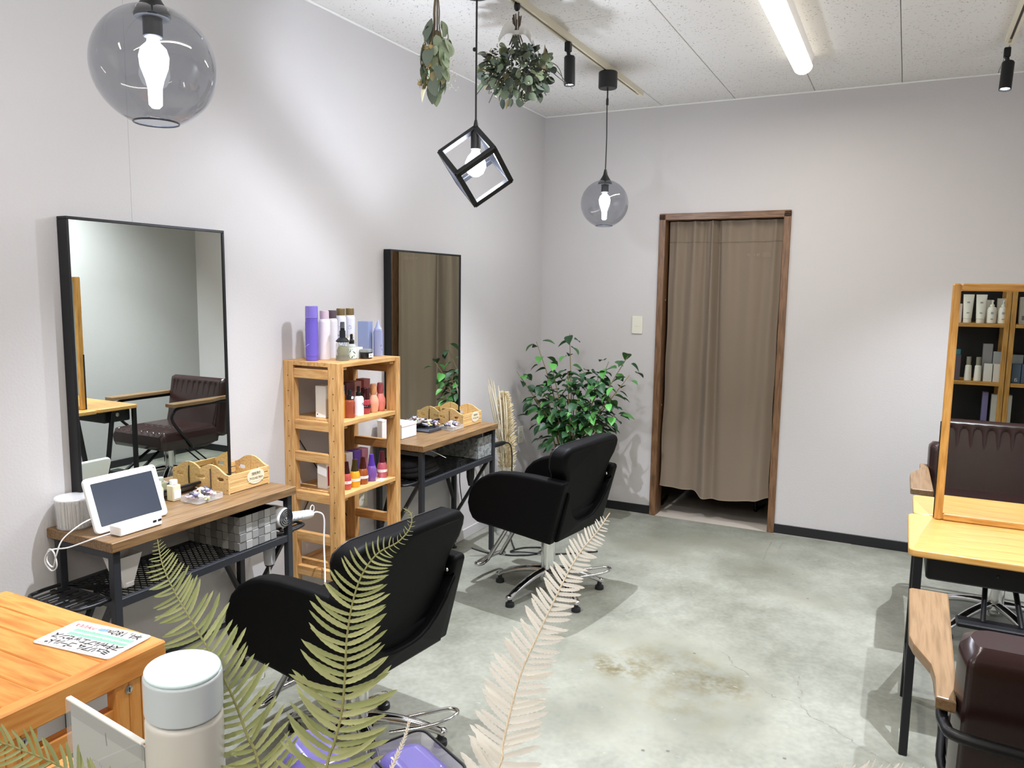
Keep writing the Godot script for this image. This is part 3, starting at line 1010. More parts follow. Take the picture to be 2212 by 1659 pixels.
	part(b, "baby_breath", fl, hexm("b9b295", 0.8), "tiny cream blossoms").set_meta("kind", "stuff")


func bouquet_slim(at: Vector3) -> void:
	var b := thing("dried_bouquet", "slim dried bunch of pale leaves and seed heads beside the lamp cord", "dried flowers", at)
	var tints := [hexm("8d9b80", 0.75), hexm("a9b59a", 0.75), hexm("6a7568", 0.8), hexm("8b8360", 0.8), hexm("b49f6b", 0.8)]
	for k in 7:
		var a := TAU * k / 7.0
		part(b, "stem", mb().tube(smooth_path([Vector3(cos(a) * 0.004, 0.0, sin(a) * 0.004), Vector3(cos(a) * 0.01, -0.06, sin(a) * 0.01), Vector3(cos(a) * 0.012, -0.12, sin(a) * 0.012), Vector3(cos(a) * 0.045, -0.24, sin(a) * 0.045)], 4), 0.0022, 6), hexm("7c6f5c", 0.8))
	part(b, "hook", mb().ball(Vector3(0, 0.14, 0), Vector3(0.012, 0.018, 0.012), 10, 6), M.black_plastic)
	part(b, "string", mb().tube([Vector3(0, 0.13, 0), Vector3(0, -0.02, 0)], 0.002, 6), M.paper)
	var kinds := [eucalyptus_leaf(0.022, 0.085, 0.8, 0.15).mesh(), eucalyptus_leaf(0.016, 0.05, 0.7, 0.3).mesh(), eucalyptus_leaf(0.013, 0.036, 0.6, 0.2).mesh()]
	for k in 70:
		var t := pow(rng.randf(), 0.8)
		var a := rng.randf() * TAU
		var r := 0.008 + 0.034 * sin(PI * (0.15 + 0.75 * t))
		var p := Vector3(cos(a) * r, -0.09 - 0.2 * t, sin(a) * r)
		var o := shape(b, "leaf", kinds[0 if k % 5 == 0 else (1 if k % 2 == 0 else 2)], tints[[0, 1, 2, 3, 0, 2][k % 6]])
		o.transform = look(p, Vector3(cos(a) * 0.35, -1.0, sin(a) * 0.35) + Vector3(rng.randf_range(-0.4, 0.4), rng.randf_range(-0.2, 0.4), rng.randf_range(-0.4, 0.4)), Vector3(cos(a), 0.1, sin(a)))
	var head := mb()
	head.ball(Vector3.ZERO, Vector3(0.008, 0.01, 0.008), 8, 5)
	for k in 12:
		var d := Vector3(cos(k * 2.4), -0.6 + 0.1 * k, sin(k * 2.4)).normalized()
		head.tube([d * 0.006, d * 0.017], [0.0012, 0.0006], 4)
	var hm := head.mesh()
	for k in 16:
		var a := rng.randf_range(1.2, 3.6)
		var o := shape(b, "seed_head", hm, tints[3 if k % 3 == 0 else 4])
		o.position = Vector3(cos(a) * rng.randf_range(0.02, 0.06), -0.17 - rng.randf() * 0.13, sin(a) * rng.randf_range(0.02, 0.055))
		o.rotation = Vector3(rng.randf() * 3, rng.randf() * 3, 0)
	var fl := mb()
	for k in 60:
		fl.ball(Vector3(0.03 + rng.randf_range(-0.02, 0.025), -0.26 + rng.randf_range(-0.05, 0.05), -0.03 + rng.randf_range(-0.03, 0.03)), Vector3.ONE * 0.0022, 5, 3)
	part(b, "baby_breath", fl, hexm("cbc7b4", 0.8), "tiny pale blossoms").set_meta("kind", "stuff")


func ceiling_fittings() -> void:
	fluorescent(1.755, 1.325, "glowing fluorescent strip light on the ceiling near the back wall")
	fluorescent(1.755, 3.75, "fluorescent strip light on the ceiling over the middle of the room")
	fluorescent(1.755, 6.1, "fluorescent strip light on the ceiling behind the camera, middle row")
	fluorescent(0.55, 5.9, "fluorescent strip light on the ceiling behind the camera, left row")
	fluorescent(2.95, 5.9, "fluorescent strip light on the ceiling behind the camera, right row")
	rail(0.81, 0.43, 5.2, "cream lighting rail that carries the pendant lamps")
	rail(2.64, 0.66, 5.2, "cream lighting rail at the right edge of the ceiling")
	spot(0.81, 1.515, Vector3(0.02, -1, 0.0), "black spotlight on the pendant rail next to the round bouquet")
	spot(0.81, 3.12, Vector3(0.02, -1, 0.0), "black spotlight on the pendant rail above the nearer black chair")
	spot(2.64, 0.60, Vector3(-0.05, -1, 0.18), "black spotlight on the right hand rail with a bright lens")
	spot(2.64, 2.75, Vector3(-0.1, -1, 0.0), "black spotlight on the right hand rail above the nearer leather chair")
	spot(2.64, 1.9, Vector3(0.8, -1, -0.35), "black spotlight on the right hand rail turned towards the right wall", SPOT * 1.5)
	globe(3.788, "large smoked glass globe pendant nearest the camera")
	globe(0.972, "smoked glass globe pendant hanging near the doorway")
	cube_pendant(2.38)
	bouquet_full(Vector3(0.81, CEIL - 0.03, 2.05))
	bouquet_slim(Vector3(0.81, 2.50, 2.655))




func wall_mirror(za: float, zb: float, y0: float, y1: float, label: String, swing := 0.0) -> void:
	# framed mirror on the left wall; origin at the middle of its lower rear edge
	var o := thing("wall_mirror", label, "mirror", Vector3(0.0 + absf(sin(swing)) * (zb - za) / 2, y0, (za + zb) / 2), 0.0)
	o.rotation.y = swing
	var w := zb - za
	var h := y1 - y0
	var d := 0.045
	var t := 0.009
	for s in [[0.0, h - t / 2, w, t], [0.0, t / 2, w, t]]:
		part(o, "frame_rail", mb().box(Vector3(d / 2, s[1], 0), Vector3(d, t, w), 0.0015), M.black_metal)
	for s in [-1, 1]:
		part(o, "frame_stile", mb().box(Vector3(d / 2, h / 2, s * (w - t) / 2), Vector3(d, h - 2 * t, t), 0.0015), M.black_metal)
	part(o, "mirror_pane", mb().box(Vector3(d - 0.007, h / 2, 0), Vector3(0.004, h - 2 * t, w - 2 * t)), M.mirror, "mirror glass")


func desk(za: float, zb: float, label: String) -> void:
	var o := thing("styling_desk", label, "desk", Vector3(0, 0, (za + zb) / 2), 0.0, "narrow styling desks along the left wall")
	var w := zb - za
	part(o, "desk_top", mb().box(Vector3(0.152, 0.745, 0), Vector3(0.304, 0.03, w), 0.002), M.desk)
	var hz := w / 2 - 0.022
	for s in [-1, 1]:
		for x in [0.03, 0.28]:
			part(o, "leg", mb().box(Vector3(x, 0.38, s * hz), Vector3(0.024, 0.70, 0.024), 0.002), M.steel)
			part(o, "foot", mb().lathe([[0, 0], [0.02, 0], [0.02, 0.006], [0.008, 0.012], [0.006, 0.03], [0, 0.03]], 14, Vector3(x, 0, s * hz)), M.black_metal)
		part(o, "side_rail", mb().box(Vector3(0.155, 0.715, s * hz), Vector3(0.226, 0.02, 0.02), 0.001), M.steel)
		part(o, "side_rail", mb().box(Vector3(0.155, 0.565, s * hz), Vector3(0.226, 0.02, 0.02), 0.001), M.steel)
		part(o, "brace", mb().bar(Vector3(0.03, 0.30, s * hz * 0.985), Vector3(0.03, 0.555, s * (hz - 0.13)), 0.012, 0.02, 0.0, Vector3.RIGHT), M.steel)
		part(o, "brace", mb().bar(Vector3(0.27, 0.575, s * (hz)), Vector3(0.04, 0.20, s * (hz)), 0.016, 0.016), M.steel)
	for x in [0.03, 0.28]:
		part(o, "shelf_rail", mb().box(Vector3(x, 0.565, 0), Vector3(0.018, 0.026, w - 0.04), 0.001), M.steel)
	part(o, "shelf_rail", mb().box(Vector3(0.022, 0.195, 0), Vector3(0.014, 0.014, w - 0.06), 0.001), M.steel)
	# expanded metal shelf: thin crossing strips
	var m := mb()
	var n := int(w / 0.022)
	for k in n + 8:
		var z := -w / 2 + 0.02 + k * 0.022 - 0.1
		var a := Vector3(0.04, 0.572, clampf(z, -w / 2 + 0.03, w / 2 - 0.03))
		var b := Vector3(0.27, 0.572, clampf(z + 0.15, -w / 2 + 0.03, w / 2 - 0.03))
		if b.z - a.z > 0.02:
			m.bar(a, b, 0.004, 0.003)
			m.bar(Vector3(a.x, 0.574, b.z), Vector3(b.x, 0.574, a.z), 0.004, 0.003)
	part(o, "mesh_shelf", m, M.black_metal, "black expanded metal shelf").set_meta("kind", "stuff")


func tray_rack(at: Vector3, dir: float, label: String, group := "") -> void:
	# slatted black end tray that sticks out past the end of the desk shelf
	var o := thing("end_tray", label, "tray", at, 0.0, group)
	var L := 0.11
	var pts := [Vector3(0.0, 0, 0), Vector3(0.0, 0, dir * (L - 0.04)), Vector3(0.03, 0, dir * L), Vector3(0.2, 0, dir * L), Vector3(0.235, 0, dir * (L - 0.04)), Vector3(0.235, 0, 0)]
	part(o, "rim", mb().tube(smooth_path(pts, 5), 0.006, 8), M.black_plastic)
	for k in 5:
		var x := 0.035 + k * 0.042
		part(o, "slat", mb().box(Vector3(x, -0.004, dir * L / 2), Vector3(0.022, 0.006, L), 0.002), M.black_plastic)
	part(o, "cross_bar", mb().box(Vector3(0.117, -0.009, dir * 0.03), Vector3(0.23, 0.006, 0.014), 0.001), M.black_plastic)


func gable_crate(at: Vector3, w: float, d: float, h: float, note: Material, label: String, group: String) -> void:
	# wooden crate: d across (x), w long (z); its ends are two boards that rise to a low peak, sides of three slats; origin at the centre of its base
	var o := thing("wooden_crate", label, "crate", at, 0.0, group)
	for s in [-1, 1]:
		for t in [-1, 1]:
			var end := PackedVector2Array([Vector2(0.001, 0), Vector2(d / 2, 0), Vector2(d / 2, h * 0.68), Vector2(d * 0.42, h * 0.70), Vector2(d * 0.32, h * 0.79), Vector2(d * 0.22, h * 0.90), Vector2(d * 0.12, h * 0.97), Vector2(0.001, h)])
			if t < 0:
				for i in end.size():
					end[i].x = -end[i].x
				end.reverse()
			var c := CSGPolygon3D.new()
			c.polygon = end
			c.depth = 0.007
			c.material = M.crate
			c.name = "end_board"
			c.position = Vector3(0, 0, s * (w / 2 - 0.004) + 0.0035)
			o.add_child(c, true)
			var hole := CSGPolygon3D.new()
			hole.operation = CSGShape3D.OPERATION_SUBTRACTION
			hole.polygon = rrect(d * 0.2, h * 0.15, h * 0.07, 4, Vector2(t * d * 0.27, h * 0.5))
			hole.depth = 0.03
			hole.position = Vector3(0, 0, 0.012)
			hole.material = M.crate
			hole.name = "hand_hole"
			c.add_child(hole, true)
			for k in [0.14, 0.55]:
				part(o, "nail", mb().ball(Vector3(t * 0.46 * d, k * h, s * (w / 2 - 0.0003)), Vector3(0.002, 0.002, 0.001), 6, 4), M.black_metal)
		part(o, "twine", mb().tube(smooth_path([Vector3(0, 0.006, s * (w / 2 + 0.001)), Vector3(0.001, h * 0.5, s * (w / 2 + 0.002)), Vector3(-0.001, h * 0.85, s * (w / 2 + 0.001))], 4), 0.0022, 5), hexm("4a3b28", 0.9))
		for k in 3:
			part(o, "slat", mb().box(Vector3(s * (d / 2 - 0.003), h * 0.115 + k * h * 0.235, 0), Vector3(0.006, h * 0.195, w - 0.014), 0.001), M.crate)
	for k in 3:
		part(o, "base_slat", mb().box(Vector3((k - 1) * d * 0.31, 0.004, 0), Vector3(d * 0.27, 0.006, w - 0.016), 0.001), M.crate)
	if note:
		var tg := part(o, "paper_tag", mb().prism(ellipse(0.084, 0.056, 28), 0.0012, 0.0, false, 1), M.cream, "oval paper tag")
		tg.transform = Transform3D(Basis(Vector3.UP, PI / 2), Vector3(d / 2 + 0.0005, h * 0.42, -0.03))
		part(tg, "handwriting", sheet(0.07, 0.038, Transform3D(Basis(), Vector3(0, 0, 0.0017))), note)


func note_picture() -> StandardMaterial3D:
	var im := Image.create(384, 204, false, Image.FORMAT_RGB8)
	im.fill(Color("d9cdae"))
	var ink := Color("39342c")
	write(im, "使用済の", Vector2(70, 8), 70, 4.2, ink, 0.86)
	write(im, "アイロンはこちらへ", Vector2(8, 108), 54, 3.8, ink, 0.76)
	return picture(im, 0.8)


func candy_mesh(k: int) -> MB:
	var m := mb()
	m.ball(Vector3.ZERO, Vector3(0.012, 0.008, 0.009), 8, 5)
	for s in [-1, 1]:
		var P := []
		for i in 3:
			var t := i / 2.0
			var row := PackedVector3Array()
			for j in 5:
				var u := (j - 2) / 2.0
				row.append(Vector3(s * (0.009 + 0.012 * t), 0.002 * sin(j * 2.3 + k), u * (0.002 + 0.010 * t)))
			P.append(row)
		m.grid(P)
		m.grid(P, false, true)
	return m


func candies(c: Vector3, rx: float, rz: float, n: int, label: String, group: String) -> void:
	var cols := [hexm("d8d2d8", 0.3), hexm("c2a3aa", 0.3), hexm("4b4650", 0.35), hexm("d9d38f", 0.3), hexm("e2e0dd", 0.3), hexm("8d8aa5", 0.35)]
	var words_ := ["silver white", "dusty pink", "dark plum", "pale yellow", "pearl white", "lilac grey"]
	var shapes := [candy_mesh(0).mesh(), candy_mesh(1).mesh()]
	for k in n:
		var a := k * 2.399
		var r := sqrt(float(k) / n)
		var o := MeshInstance3D.new()
		o.name = numbered("wrapped_candy")
		o.mesh = shapes[k % 2]
		o.material_override = cols[k % 6]
		add_child(o)
		o.position = c + Vector3(cos(a) * r * rx, 0.011 + 0.024 * (1.0 - r) + 0.004 * (k % 3), sin(a) * r * rz)
		o.rotation = Vector3(rng.randf_range(-0.4, 0.4), rng.randf() * TAU, rng.randf_range(-0.4, 0.4))
		tag(o, words_[k % 6] + " " + label, "candy", group)


func candy_dish(c: Vector3, label: String, turn := 0.0) -> void:
	var m := mb()
	m.prism(rrect(0.085, 0.10, 0.012), 0.003, 0.001, true)
	var d := thing("candy_dish", label, "dish", c, turn)
	var b := mb()
	b.xf = Transform3D(Basis(Vector3.RIGHT, -PI / 2), Vector3.ZERO)
	b.prism(rrect(0.078, 0.1, 0.012), 0.003, 0.001, true)
	part(d, "base", b, M.clear_plastic)
	for s in [[0.0, 0.054, 0.082, 0.003], [0.0, -0.054, 0.082, 0.003]]:
		part(d, "side", mb().box(Vector3(0, 0.012, s[1]), Vector3(0.082, 0.02, 0.003), 0.001), M.clear_plastic)
	for s in [-1, 1]:
		part(d, "side", mb().box(Vector3(s * 0.042, 0.012, 0), Vector3(0.003, 0.02, 0.105), 0.001), M.clear_plastic)


func woven_basket(c: Vector3, s: Vector3) -> void:
	# box woven from broad grey straps; origin at the centre of its base
	var o := thing("woven_basket", "grey woven strap basket on the nearer desk shelf", "basket", c)
	var inner := hexm("232325", 0.8)
	part(o, "lining", mb().box(Vector3(0, 0.003, 0), Vector3(s.x - 0.01, 0.006, s.z - 0.01)), inner)
	var tone := [hexm("8f8f8c", 0.6), hexm("7b7b79", 0.6), hexm("a2a29e", 0.6)]
	var n := 4
	var ph := s.y / n
	for side in 4:
		var len := s.z if side < 2 else s.x
		var cnt := int(round(len / 0.029))
		var pw := len / cnt
		part(o, "inner_wall", mb().box(Vector3((s.x / 2 - 0.004) * (1 if side == 0 else -1), s.y / 2, 0) if side < 2 else Vector3(0, s.y / 2, (s.z / 2 - 0.004) * (1 if side == 2 else -1)), Vector3(0.003, s.y - 0.004, len - 0.008) if side < 2 else Vector3(len - 0.008, s.y - 0.004, 0.003)), inner)
		for i in cnt:
			for j in n:
				var proud := 0.0016 if (i + j) % 2 == 0 else 0.0
				var u := -len / 2 + (i + 0.5) * pw
				var y := (j + 0.5) * ph
				var p := Vector3((s.x / 2 - 0.002 + proud) * (1 if side == 0 else -1), y, u) if side < 2 else Vector3(u, y, (s.z / 2 - 0.002 + proud) * (1 if side == 2 else -1))
				var q := Vector3(0.003, ph * 0.97, pw * 0.97) if side < 2 else Vector3(pw * 0.97, ph * 0.97, 0.003)
				part(o, "strap", mb().box(p, q, 0.0012), tone[(i * 2 + j * 3 + side) % 3])


func hair_dryer(at: Vector3) -> void:
	# white dryer lying behind the front leg of the desk, its handle pointing along -z; origin at the barrel
	var o := thing("hair_dryer", "white hair dryer stowed at the end of the nearer desk", "hair dryer", at)
	var b := mb()
	b.xf = Transform3D(Basis(Vector3.FORWARD, PI / 2), Vector3.ZERO)
	b.lathe([[0, -0.07], [0.03, -0.07], [0.036, -0.055], [0.04, 0.0], [0.038, 0.05], [0.034, 0.055], [0, 0.055]], 24)
	var barrel := part(o, "barrel", b, M.white)
	for k in 4:
		var ring := []
		for j in 25:
			var a := TAU * j / 24
			ring.append(Vector3(0.057, (0.008 + k * 0.008) * cos(a), (0.008 + k * 0.008) * sin(a)))
		part(barrel, "grille_ring", mb().tube(ring, 0.002, 5, false), M.black_plastic)
	var hnd := part(o, "handle", mb().tube(smooth_path([Vector3(0, -0.02, -0.02), Vector3(0.0, -0.028, -0.09), Vector3(0.0, -0.04, -0.17), Vector3(0, -0.045, -0.2)], 4), [0.021, 0.021, 0.02, 0.02, 0.019, 0.019, 0.018, 0.018, 0.018, 0.017, 0.016, 0.015, 0.014], 14), M.white)
	for k in 3:
		part(hnd, "switch", mb().box(Vector3(0.019, -0.03 - k * 0.003, -0.09 - k * 0.022), Vector3(0.004, 0.01, 0.013), 0.002), hexm("d5d7dc", 0.4))
	var ring := []
	for j in 17:
		var a := TAU * j / 16
		ring.append(Vector3(0, -0.025 + 0.014 * cos(a), -0.205 + 0.011 * sin(a)))
	part(o, "hanging_loop", mb().tube(ring, 0.002, 6, false), M.white)
	part(o, "power_cord", mb().tube(smooth_path([Vector3(0, -0.045, -0.2), Vector3(0.0, -0.047, -0.235), Vector3(0.01, -0.075, -0.262), Vector3(0.01, -0.18, -0.26), Vector3(0.03, -0.3, -0.24), Vector3(0.06, -0.42, -0.2), Vector3(0.06, -0.62, -0.18)], 6), 0.0035, 7), M.white)


func station(k: int) -> void:
	var za: float = [2.83, 1.213][k]
	var zb: float = [3.588, 1.971][k]
	desk(za, zb, ["narrow wood topped steel desk with the tablet on it", "narrow wood topped steel desk beyond the pine shelf unit"][k])
	if k == 0:
		wall_mirror(2.898, 3.502, 0.785, 1.704, "large black framed wall mirror reflecting a brown chair")
	else:
		wall_mirror(1.235, 1.862, 0.79, 1.692, "tall black framed wall mirror reflecting the taupe curtain", -0.042)
	var y := 0.7605
	T["note"] = T.get("note", null) if T.has("note") else note_picture()
	var note: StandardMaterial3D = T["note"]
	if k == 0:
		# tub of cotton swabs
		var tub := thing("swab_tub", "round tub packed with cotton swabs on the desk corner", "tub", Vector3(0.062, y, 3.538))
		var sw := mb()
		for i in 70:
			var a := i * 2.399
			var r := 0.043 * sqrt((i + 0.5) / 70.0)
			sw.tube([Vector3(r * cos(a), 0.004, r * sin(a)), Vector3(r * cos(a + 0.06) * 1.02, 0.082, r * sin(a + 0.06) * 1.02)], 0.0017, 5)
			sw.ball(Vector3(r * cos(a + 0.06) * 1.02, 0.082, r * sin(a + 0.06) * 1.02), Vector3(0.003, 0.006, 0.003), 6, 4)
		part(tub, "swabs", sw, hexm("dcd6cc", 0.8), "white cotton swabs").set_meta("kind", "stuff")
		part(tub, "tub_wall", mb().lathe([[0, 0], [0.046, 0], [0.049, 0.003], [0.051, 0.09], [0.049, 0.09], [0.047, 0.004], [0, 0.003]], 28), M.clear_plastic)
		part(tub, "lid", mb().lathe([[0, 0.09], [0.052, 0.09], [0.053, 0.093], [0.051, 0.096], [0, 0.096]], 28), glass(Color("f2f2f2"), 0.45, 0.1))
		# tablet on its stand
		var tb := thing("tablet", "white framed tablet with a dark screen leaning on its stand", "tablet", Vector3(0.2, y + 0.004, 3.441))
		var lean := Transform3D(Basis(Vector3.BACK, 0.34) * Basis(Vector3.UP, PI / 2), Vector3(0.002, 0.0, 0))
		var fx := lean * Transform3D(Basis(), Vector3(0, 0.083, 0))
		var bb := mb()
		bb.xf = fx
		bb.prism(rrect(0.25, 0.17, 0.014), 0.012, 0.003, true, 3, Vector3(0, 0, -0.006))
		var tbody := part(tb, "body", bb, M.white)
		bb = mb()
		bb.xf = fx
		bb.prism(rrect(0.212, 0.132, 0.002, 1), 0.0006, 0.0, false, 1, Vector3(0, 0, 0.006))
		part(tbody, "screen", bb, M.screen, "dark switched-off screen")
		bb = mb()
		bb.xf = fx
		bb.lathe([[0, 0], [0.003, 0], [0.003, 0.0005], [0, 0.0005]], 10)
		part(tbody, "camera_dot", mb().ball(fx * Vector3(0.116, 0.074, 0.006), Vector3(0.002, 0.002, 0.002), 8, 5), M.black_plastic)
		var tst := part(tb, "stand", mb().box(Vector3(0.05, 0.012, 0.025), Vector3(0.05, 0.03, 0.145), 0.003), M.white)
		part(tb, "stand", mb().box(Vector3(-0.045, 0.006, 0.0), Vector3(0.1, 0.02, 0.1), 0.004), M.white)
		for s in [-0.018, 0.0]:
			part(tst, "port", mb().box(Vector3(0.0752, 0.014, s - 0.02), Vector3(0.001, 0.006, 0.012)), M.black_plastic)
		part(tb, "charging_cable", mb().tube(smooth_path([Vector3(-0.02, 0.045, 0.12), Vector3(-0.02, 0.035, 0.16), Vector3(-0.04, -0.0, 0.20), Vector3(-0.05, -0.045, 0.215), Vector3(-0.075, -0.085, 0.21), Vector3(-0.1, -0.07, 0.212), Vector3(-0.09, -0.035, 0.21), Vector3(-0.06, -0.04, 0.214), Vector3(-0.055, -0.08, 0.212), Vector3(-0.085, -0.098, 0.21), Vector3(-0.105, -0.07, 0.215), Vector3(-0.08, -0.035, 0.212), Vector3(-0.03, -0.025, 0.19), Vector3(0.03, -0.0, 0.155), Vector3(0.045, 0.006, 0.11)], 6), 0.0022, 6), M.white)
		# white upright dispenser behind the tablet
		var wb := thing("lotion_bottle", "small white bottle standing behind the tablet", "bottle", Vector3(0.085, y, 3.44))
		part(wb, "body", mb().lathe([[0, 0], [0.017, 0], [0.019, 0.003], [0.017, 0.06], [0.012, 0.075], [0.008, 0.08], [0, 0.08]], 18), M.white)
		part(wb, "cap", mb().lathe([[0, 0.08], [0.012, 0.08], [0.012, 0.1], [0, 0.101]], 16), M.white)
		# two little jars
		var j := thing("glass_jar", "little square jar with a cream label beside the candy dish", "jar", Vector3(0.075, y, 3.185))
		var q := mb()
		q.xf = Transform3D(Basis(Vector3.RIGHT, -PI / 2), Vector3.ZERO)
		q.prism(rrect(0.034, 0.034, 0.005), 0.056, 0.004, true)
		part(j, "jar_body", q, hexm("d9cfae", 0.3))
		part(j, "neck", mb().lathe([[0.01, 0.056], [0.013, 0.058], [0.013, 0.072], [0, 0.072]], 14), M.white)
		part(j, "label", mb().box(Vector3(0.0183, 0.024, 0), Vector3(0.0006, 0.03, 0.028)), M.paper)
		var j2 := thing("glass_jar", "slim clear jar half hidden behind the tablet edge", "jar", Vector3(0.045, y, 3.225))
		part(j2, "jar_body", mb().lathe([[0, 0], [0.017, 0], [0.018, 0.003], [0.018, 0.045], [0.012, 0.055], [0, 0.056]], 16), hexm("cfd2b4", 0.25))
		part(j2, "cap", mb().lathe([[0, 0.055], [0.012, 0.055], [0.012, 0.07], [0, 0.071]], 14), M.white)
		candy_dish(Vector3(0.155, y, 3.135), "clear plastic dish of wrapped candies on the nearer desk")
		candies(Vector3(0.155, y + 0.003, 3.135), 0.033, 0.045, 22, "candy in the clear dish on the nearer desk", "candies in the nearer dish")
		gable_crate(Vector3(0.096, y, 2.942), 0.2, 0.174, 0.1, note, "small wooden crate with a handwritten oval tag, on the nearer desk", "gabled wooden crates")
		woven_basket(Vector3(0.152, 0.58, 3.0), Vector3(0.256, 0.122, 0.176))
		hair_dryer(Vector3(0.235, 0.648, 2.872))
		tray_rack(Vector3(0.035, 0.583, 3.575), 1.0, "black slatted end tray at the near end of the tablet desk", "black slatted end trays")
		tray_rack(Vector3(0.035, 0.583, 2.845), -1.0, "black slatted end tray beside the white hair dryer", "black slatted end trays")
		# grey cylinder hanging under the shelf
		var ir := thing("hair_iron", "grey curling iron hanging under the nearer desk shelf", "hair iron", Vector3(0.215, 0.545, 2.885))
		part(ir, "handle", mb().lathe([[0, -0.085], [0.018, -0.085], [0.02, -0.08], [0.024, 0.0], [0.02, 0.012], [0, 0.012]], 18), hexm("c8cad0", 0.35))
		part(ir, "end_ring", mb().lathe([[0, -0.09], [0.017, -0.09], [0.018, -0.085], [0, -0.085]], 18), M.black_plastic)
		part(ir, "power_cord", mb().tube(smooth_path([Vector3(0, -0.088, 0), Vector3(0.004, -0.2, 0.002), Vector3(0.0, -0.36, 0.01), Vector3(-0.03, -0.54, 0.02)], 5), 0.0032, 6), M.white)
		# folded white card holder under the desk
		var fn := thing("card_holder", "white folded card holder on the mesh shelf", "card holder", Vector3(0.205, 0.58, 3.485))
		var P := [PackedVector3Array([Vector3(-0.022, 0.002, -0.016), Vector3(0.022, 0.002, -0.016), Vector3(0.022, 0.002, 0.016), Vector3(-0.022, 0.002, 0.016)]), PackedVector3Array([Vector3(-0.03, 0.1, -0.045), Vector3(0.03, 0.1, -0.045), Vector3(0.03, 0.1, 0.045), Vector3(-0.03, 0.1, 0.045)])]
		var fm := mb()
		for e in 4:
			var g := (e + 1) % 4
			fm.quad(P[0][g], P[0][e], P[1][e], P[1][g])
			fm.quad(P[0][e] * 0.97, P[0][g] * 0.97, P[1][g] * 0.97, P[1][e] * 0.97)
		part(fn, "sleeve", fm, M.white_matt)
		part(fn, "foot", mb().box(Vector3(0.01, 0.008, -0.004), Vector3(0.03, 0.016, 0.028), 0.002), M.white)
		single("power_cable", "black power cable trailing down beside the near end tray", "cable", mb().tube(smooth_path([Vector3(0.05, 0.575, 3.67), Vector3(0.02, 0.55, 3.73), Vector3(0.015, 0.45, 3.76), Vector3(0.02, 0.2, 3.78), Vector3(0.03, 0.01, 3.8)], 6), 0.004, 7), M.black_plastic)
	else:
		var wb := thing("tissue_box", "white lidded box on the far desk next to the shelf unit", "box", Vector3(0.075, y, 1.815))
		part(wb, "body", mb().box(Vector3(0, 0.03, 0), Vector3(0.085, 0.06, 0.13), 0.002), M.white_matt)
		part(wb, "lid", mb().box(Vector3(0, 0.066, 0), Vector3(0.089, 0.014, 0.134), 0.002), M.white_matt)
		var sb := thing("paper_box", "slim white box standing behind the pine shelf post", "box", Vector3(0.035, y, 1.93))
		part(sb, "body", mb().box(Vector3(0, 0.045, 0), Vector3(0.03, 0.09, 0.04), 0.002), M.white_matt)
		part(sb, "lid", mb().box(Vector3(0, 0.093, 0), Vector3(0.032, 0.01, 0.042), 0.002), M.white_matt)
		var tr := thing("flat_tray", "dark flat tray of wrapped candies on the far desk", "tray", Vector3(0.085, y, 1.585))
		part(tr, "base", mb().box(Vector3(0, 0.004, 0), Vector3(0.12, 0.008, 0.17), 0.002), hexm("3c3f47", 0.5))
		for s in [-1, 1]:
			part(tr, "edge", mb().box(Vector3(s * 0.059, 0.009, 0), Vector3(0.004, 0.014, 0.17), 0.001), hexm("3c3f47", 0.5))
		candies(Vector3(0.075, y + 0.009, 1.56), 0.03, 0.06, 14, "candy on the dark tray on the far desk", "candies on the dark tray")
		candy_dish(Vector3(0.175, y, 1.505), "clear plastic dish of wrapped candies on the far desk")
		candies(Vector3(0.175, y + 0.003, 1.505), 0.03, 0.042, 18, "candy in the clear dish on the far desk", "candies in the far dish")
		gable_crate(Vector3(0.125, y, 1.34), 0.205, 0.172, 0.1, note, "small wooden crate with a handwritten round tag, on the far desk", "gabled wooden crates")
		# marbled grey storage box
		var mk := StandardMaterial3D.new()
		mk.albedo_texture = noise_tex("marble", 0.03, [[0.3, Color("6f7270")], [0.5, Color("8a8e8c")], [0.56, Color("b9bcb9")], [0.62, Color("8d918f")]], 256, 4, 17, FastNoiseLite.TYPE_SIMPLEX)
		mk.uv1_triplanar = true
		mk.uv1_scale = Vector3.ONE * 3.5
		mk.roughness = 0.6
		var gb := thing("storage_box", "open grey marbled storage box on the far desk shelf", "box", Vector3(0.152, 0.58, 1.305))
		part(gb, "base", mb().box(Vector3(0, 0.003, 0), Vector3(0.256, 0.006, 0.18)), mk)
		for s in [-1, 1]:
			part(gb, "side", mb().box(Vector3(s * 0.126, 0.06, 0), Vector3(0.004, 0.12, 0.18), 0.001), mk)
			part(gb, "side", mb().box(Vector3(0, 0.06, s * 0.088), Vector3(0.248, 0.12, 0.004), 0.001), mk)
		single("folded_card", "white card standing in the marbled storage box", "card", mb().box(Vector3.ZERO, Vector3(0.09, 0.118, 0.012), 0.001), M.white_matt, Vector3(0.19, 0.648, 1.265))
		# black folded cloth and a paper note on the shelf
		var cl := mb()
		for i in 3:
			cl.ball(Vector3(0.16 - i * 0.012, 0.605 + i * 0.022, 1.845 + i * 0.004), Vector3(0.11, 0.02, 0.13), 20, 8, 0.6)
		single("folded_towel", "black folded towels piled on the far desk shelf", "towel", cl, rough_up(hexm("0b0b0d", 0.95), 0.05, 0.3, 14.0, "towel"))
		single("paper_note", "crumpled white paper slip tucked under the far desk top", "paper", mb().bar(Vector3(0.21, 0.715, 1.81), Vector3(0.27, 0.665, 1.735), 0.08, 0.001), M.paper)
		var ir := thing("hair_iron", "black hair iron with its cord at the end of the far desk", "hair iron", Vector3(0.26, 0.625, 1.2))
		part(ir, "handle", mb().tube([Vector3(0, 0, 0.04), Vector3(0, -0.006, -0.115), Vector3(0, -0.01, -0.16)], [0.016, 0.015, 0.008], 10), M.black_plastic)
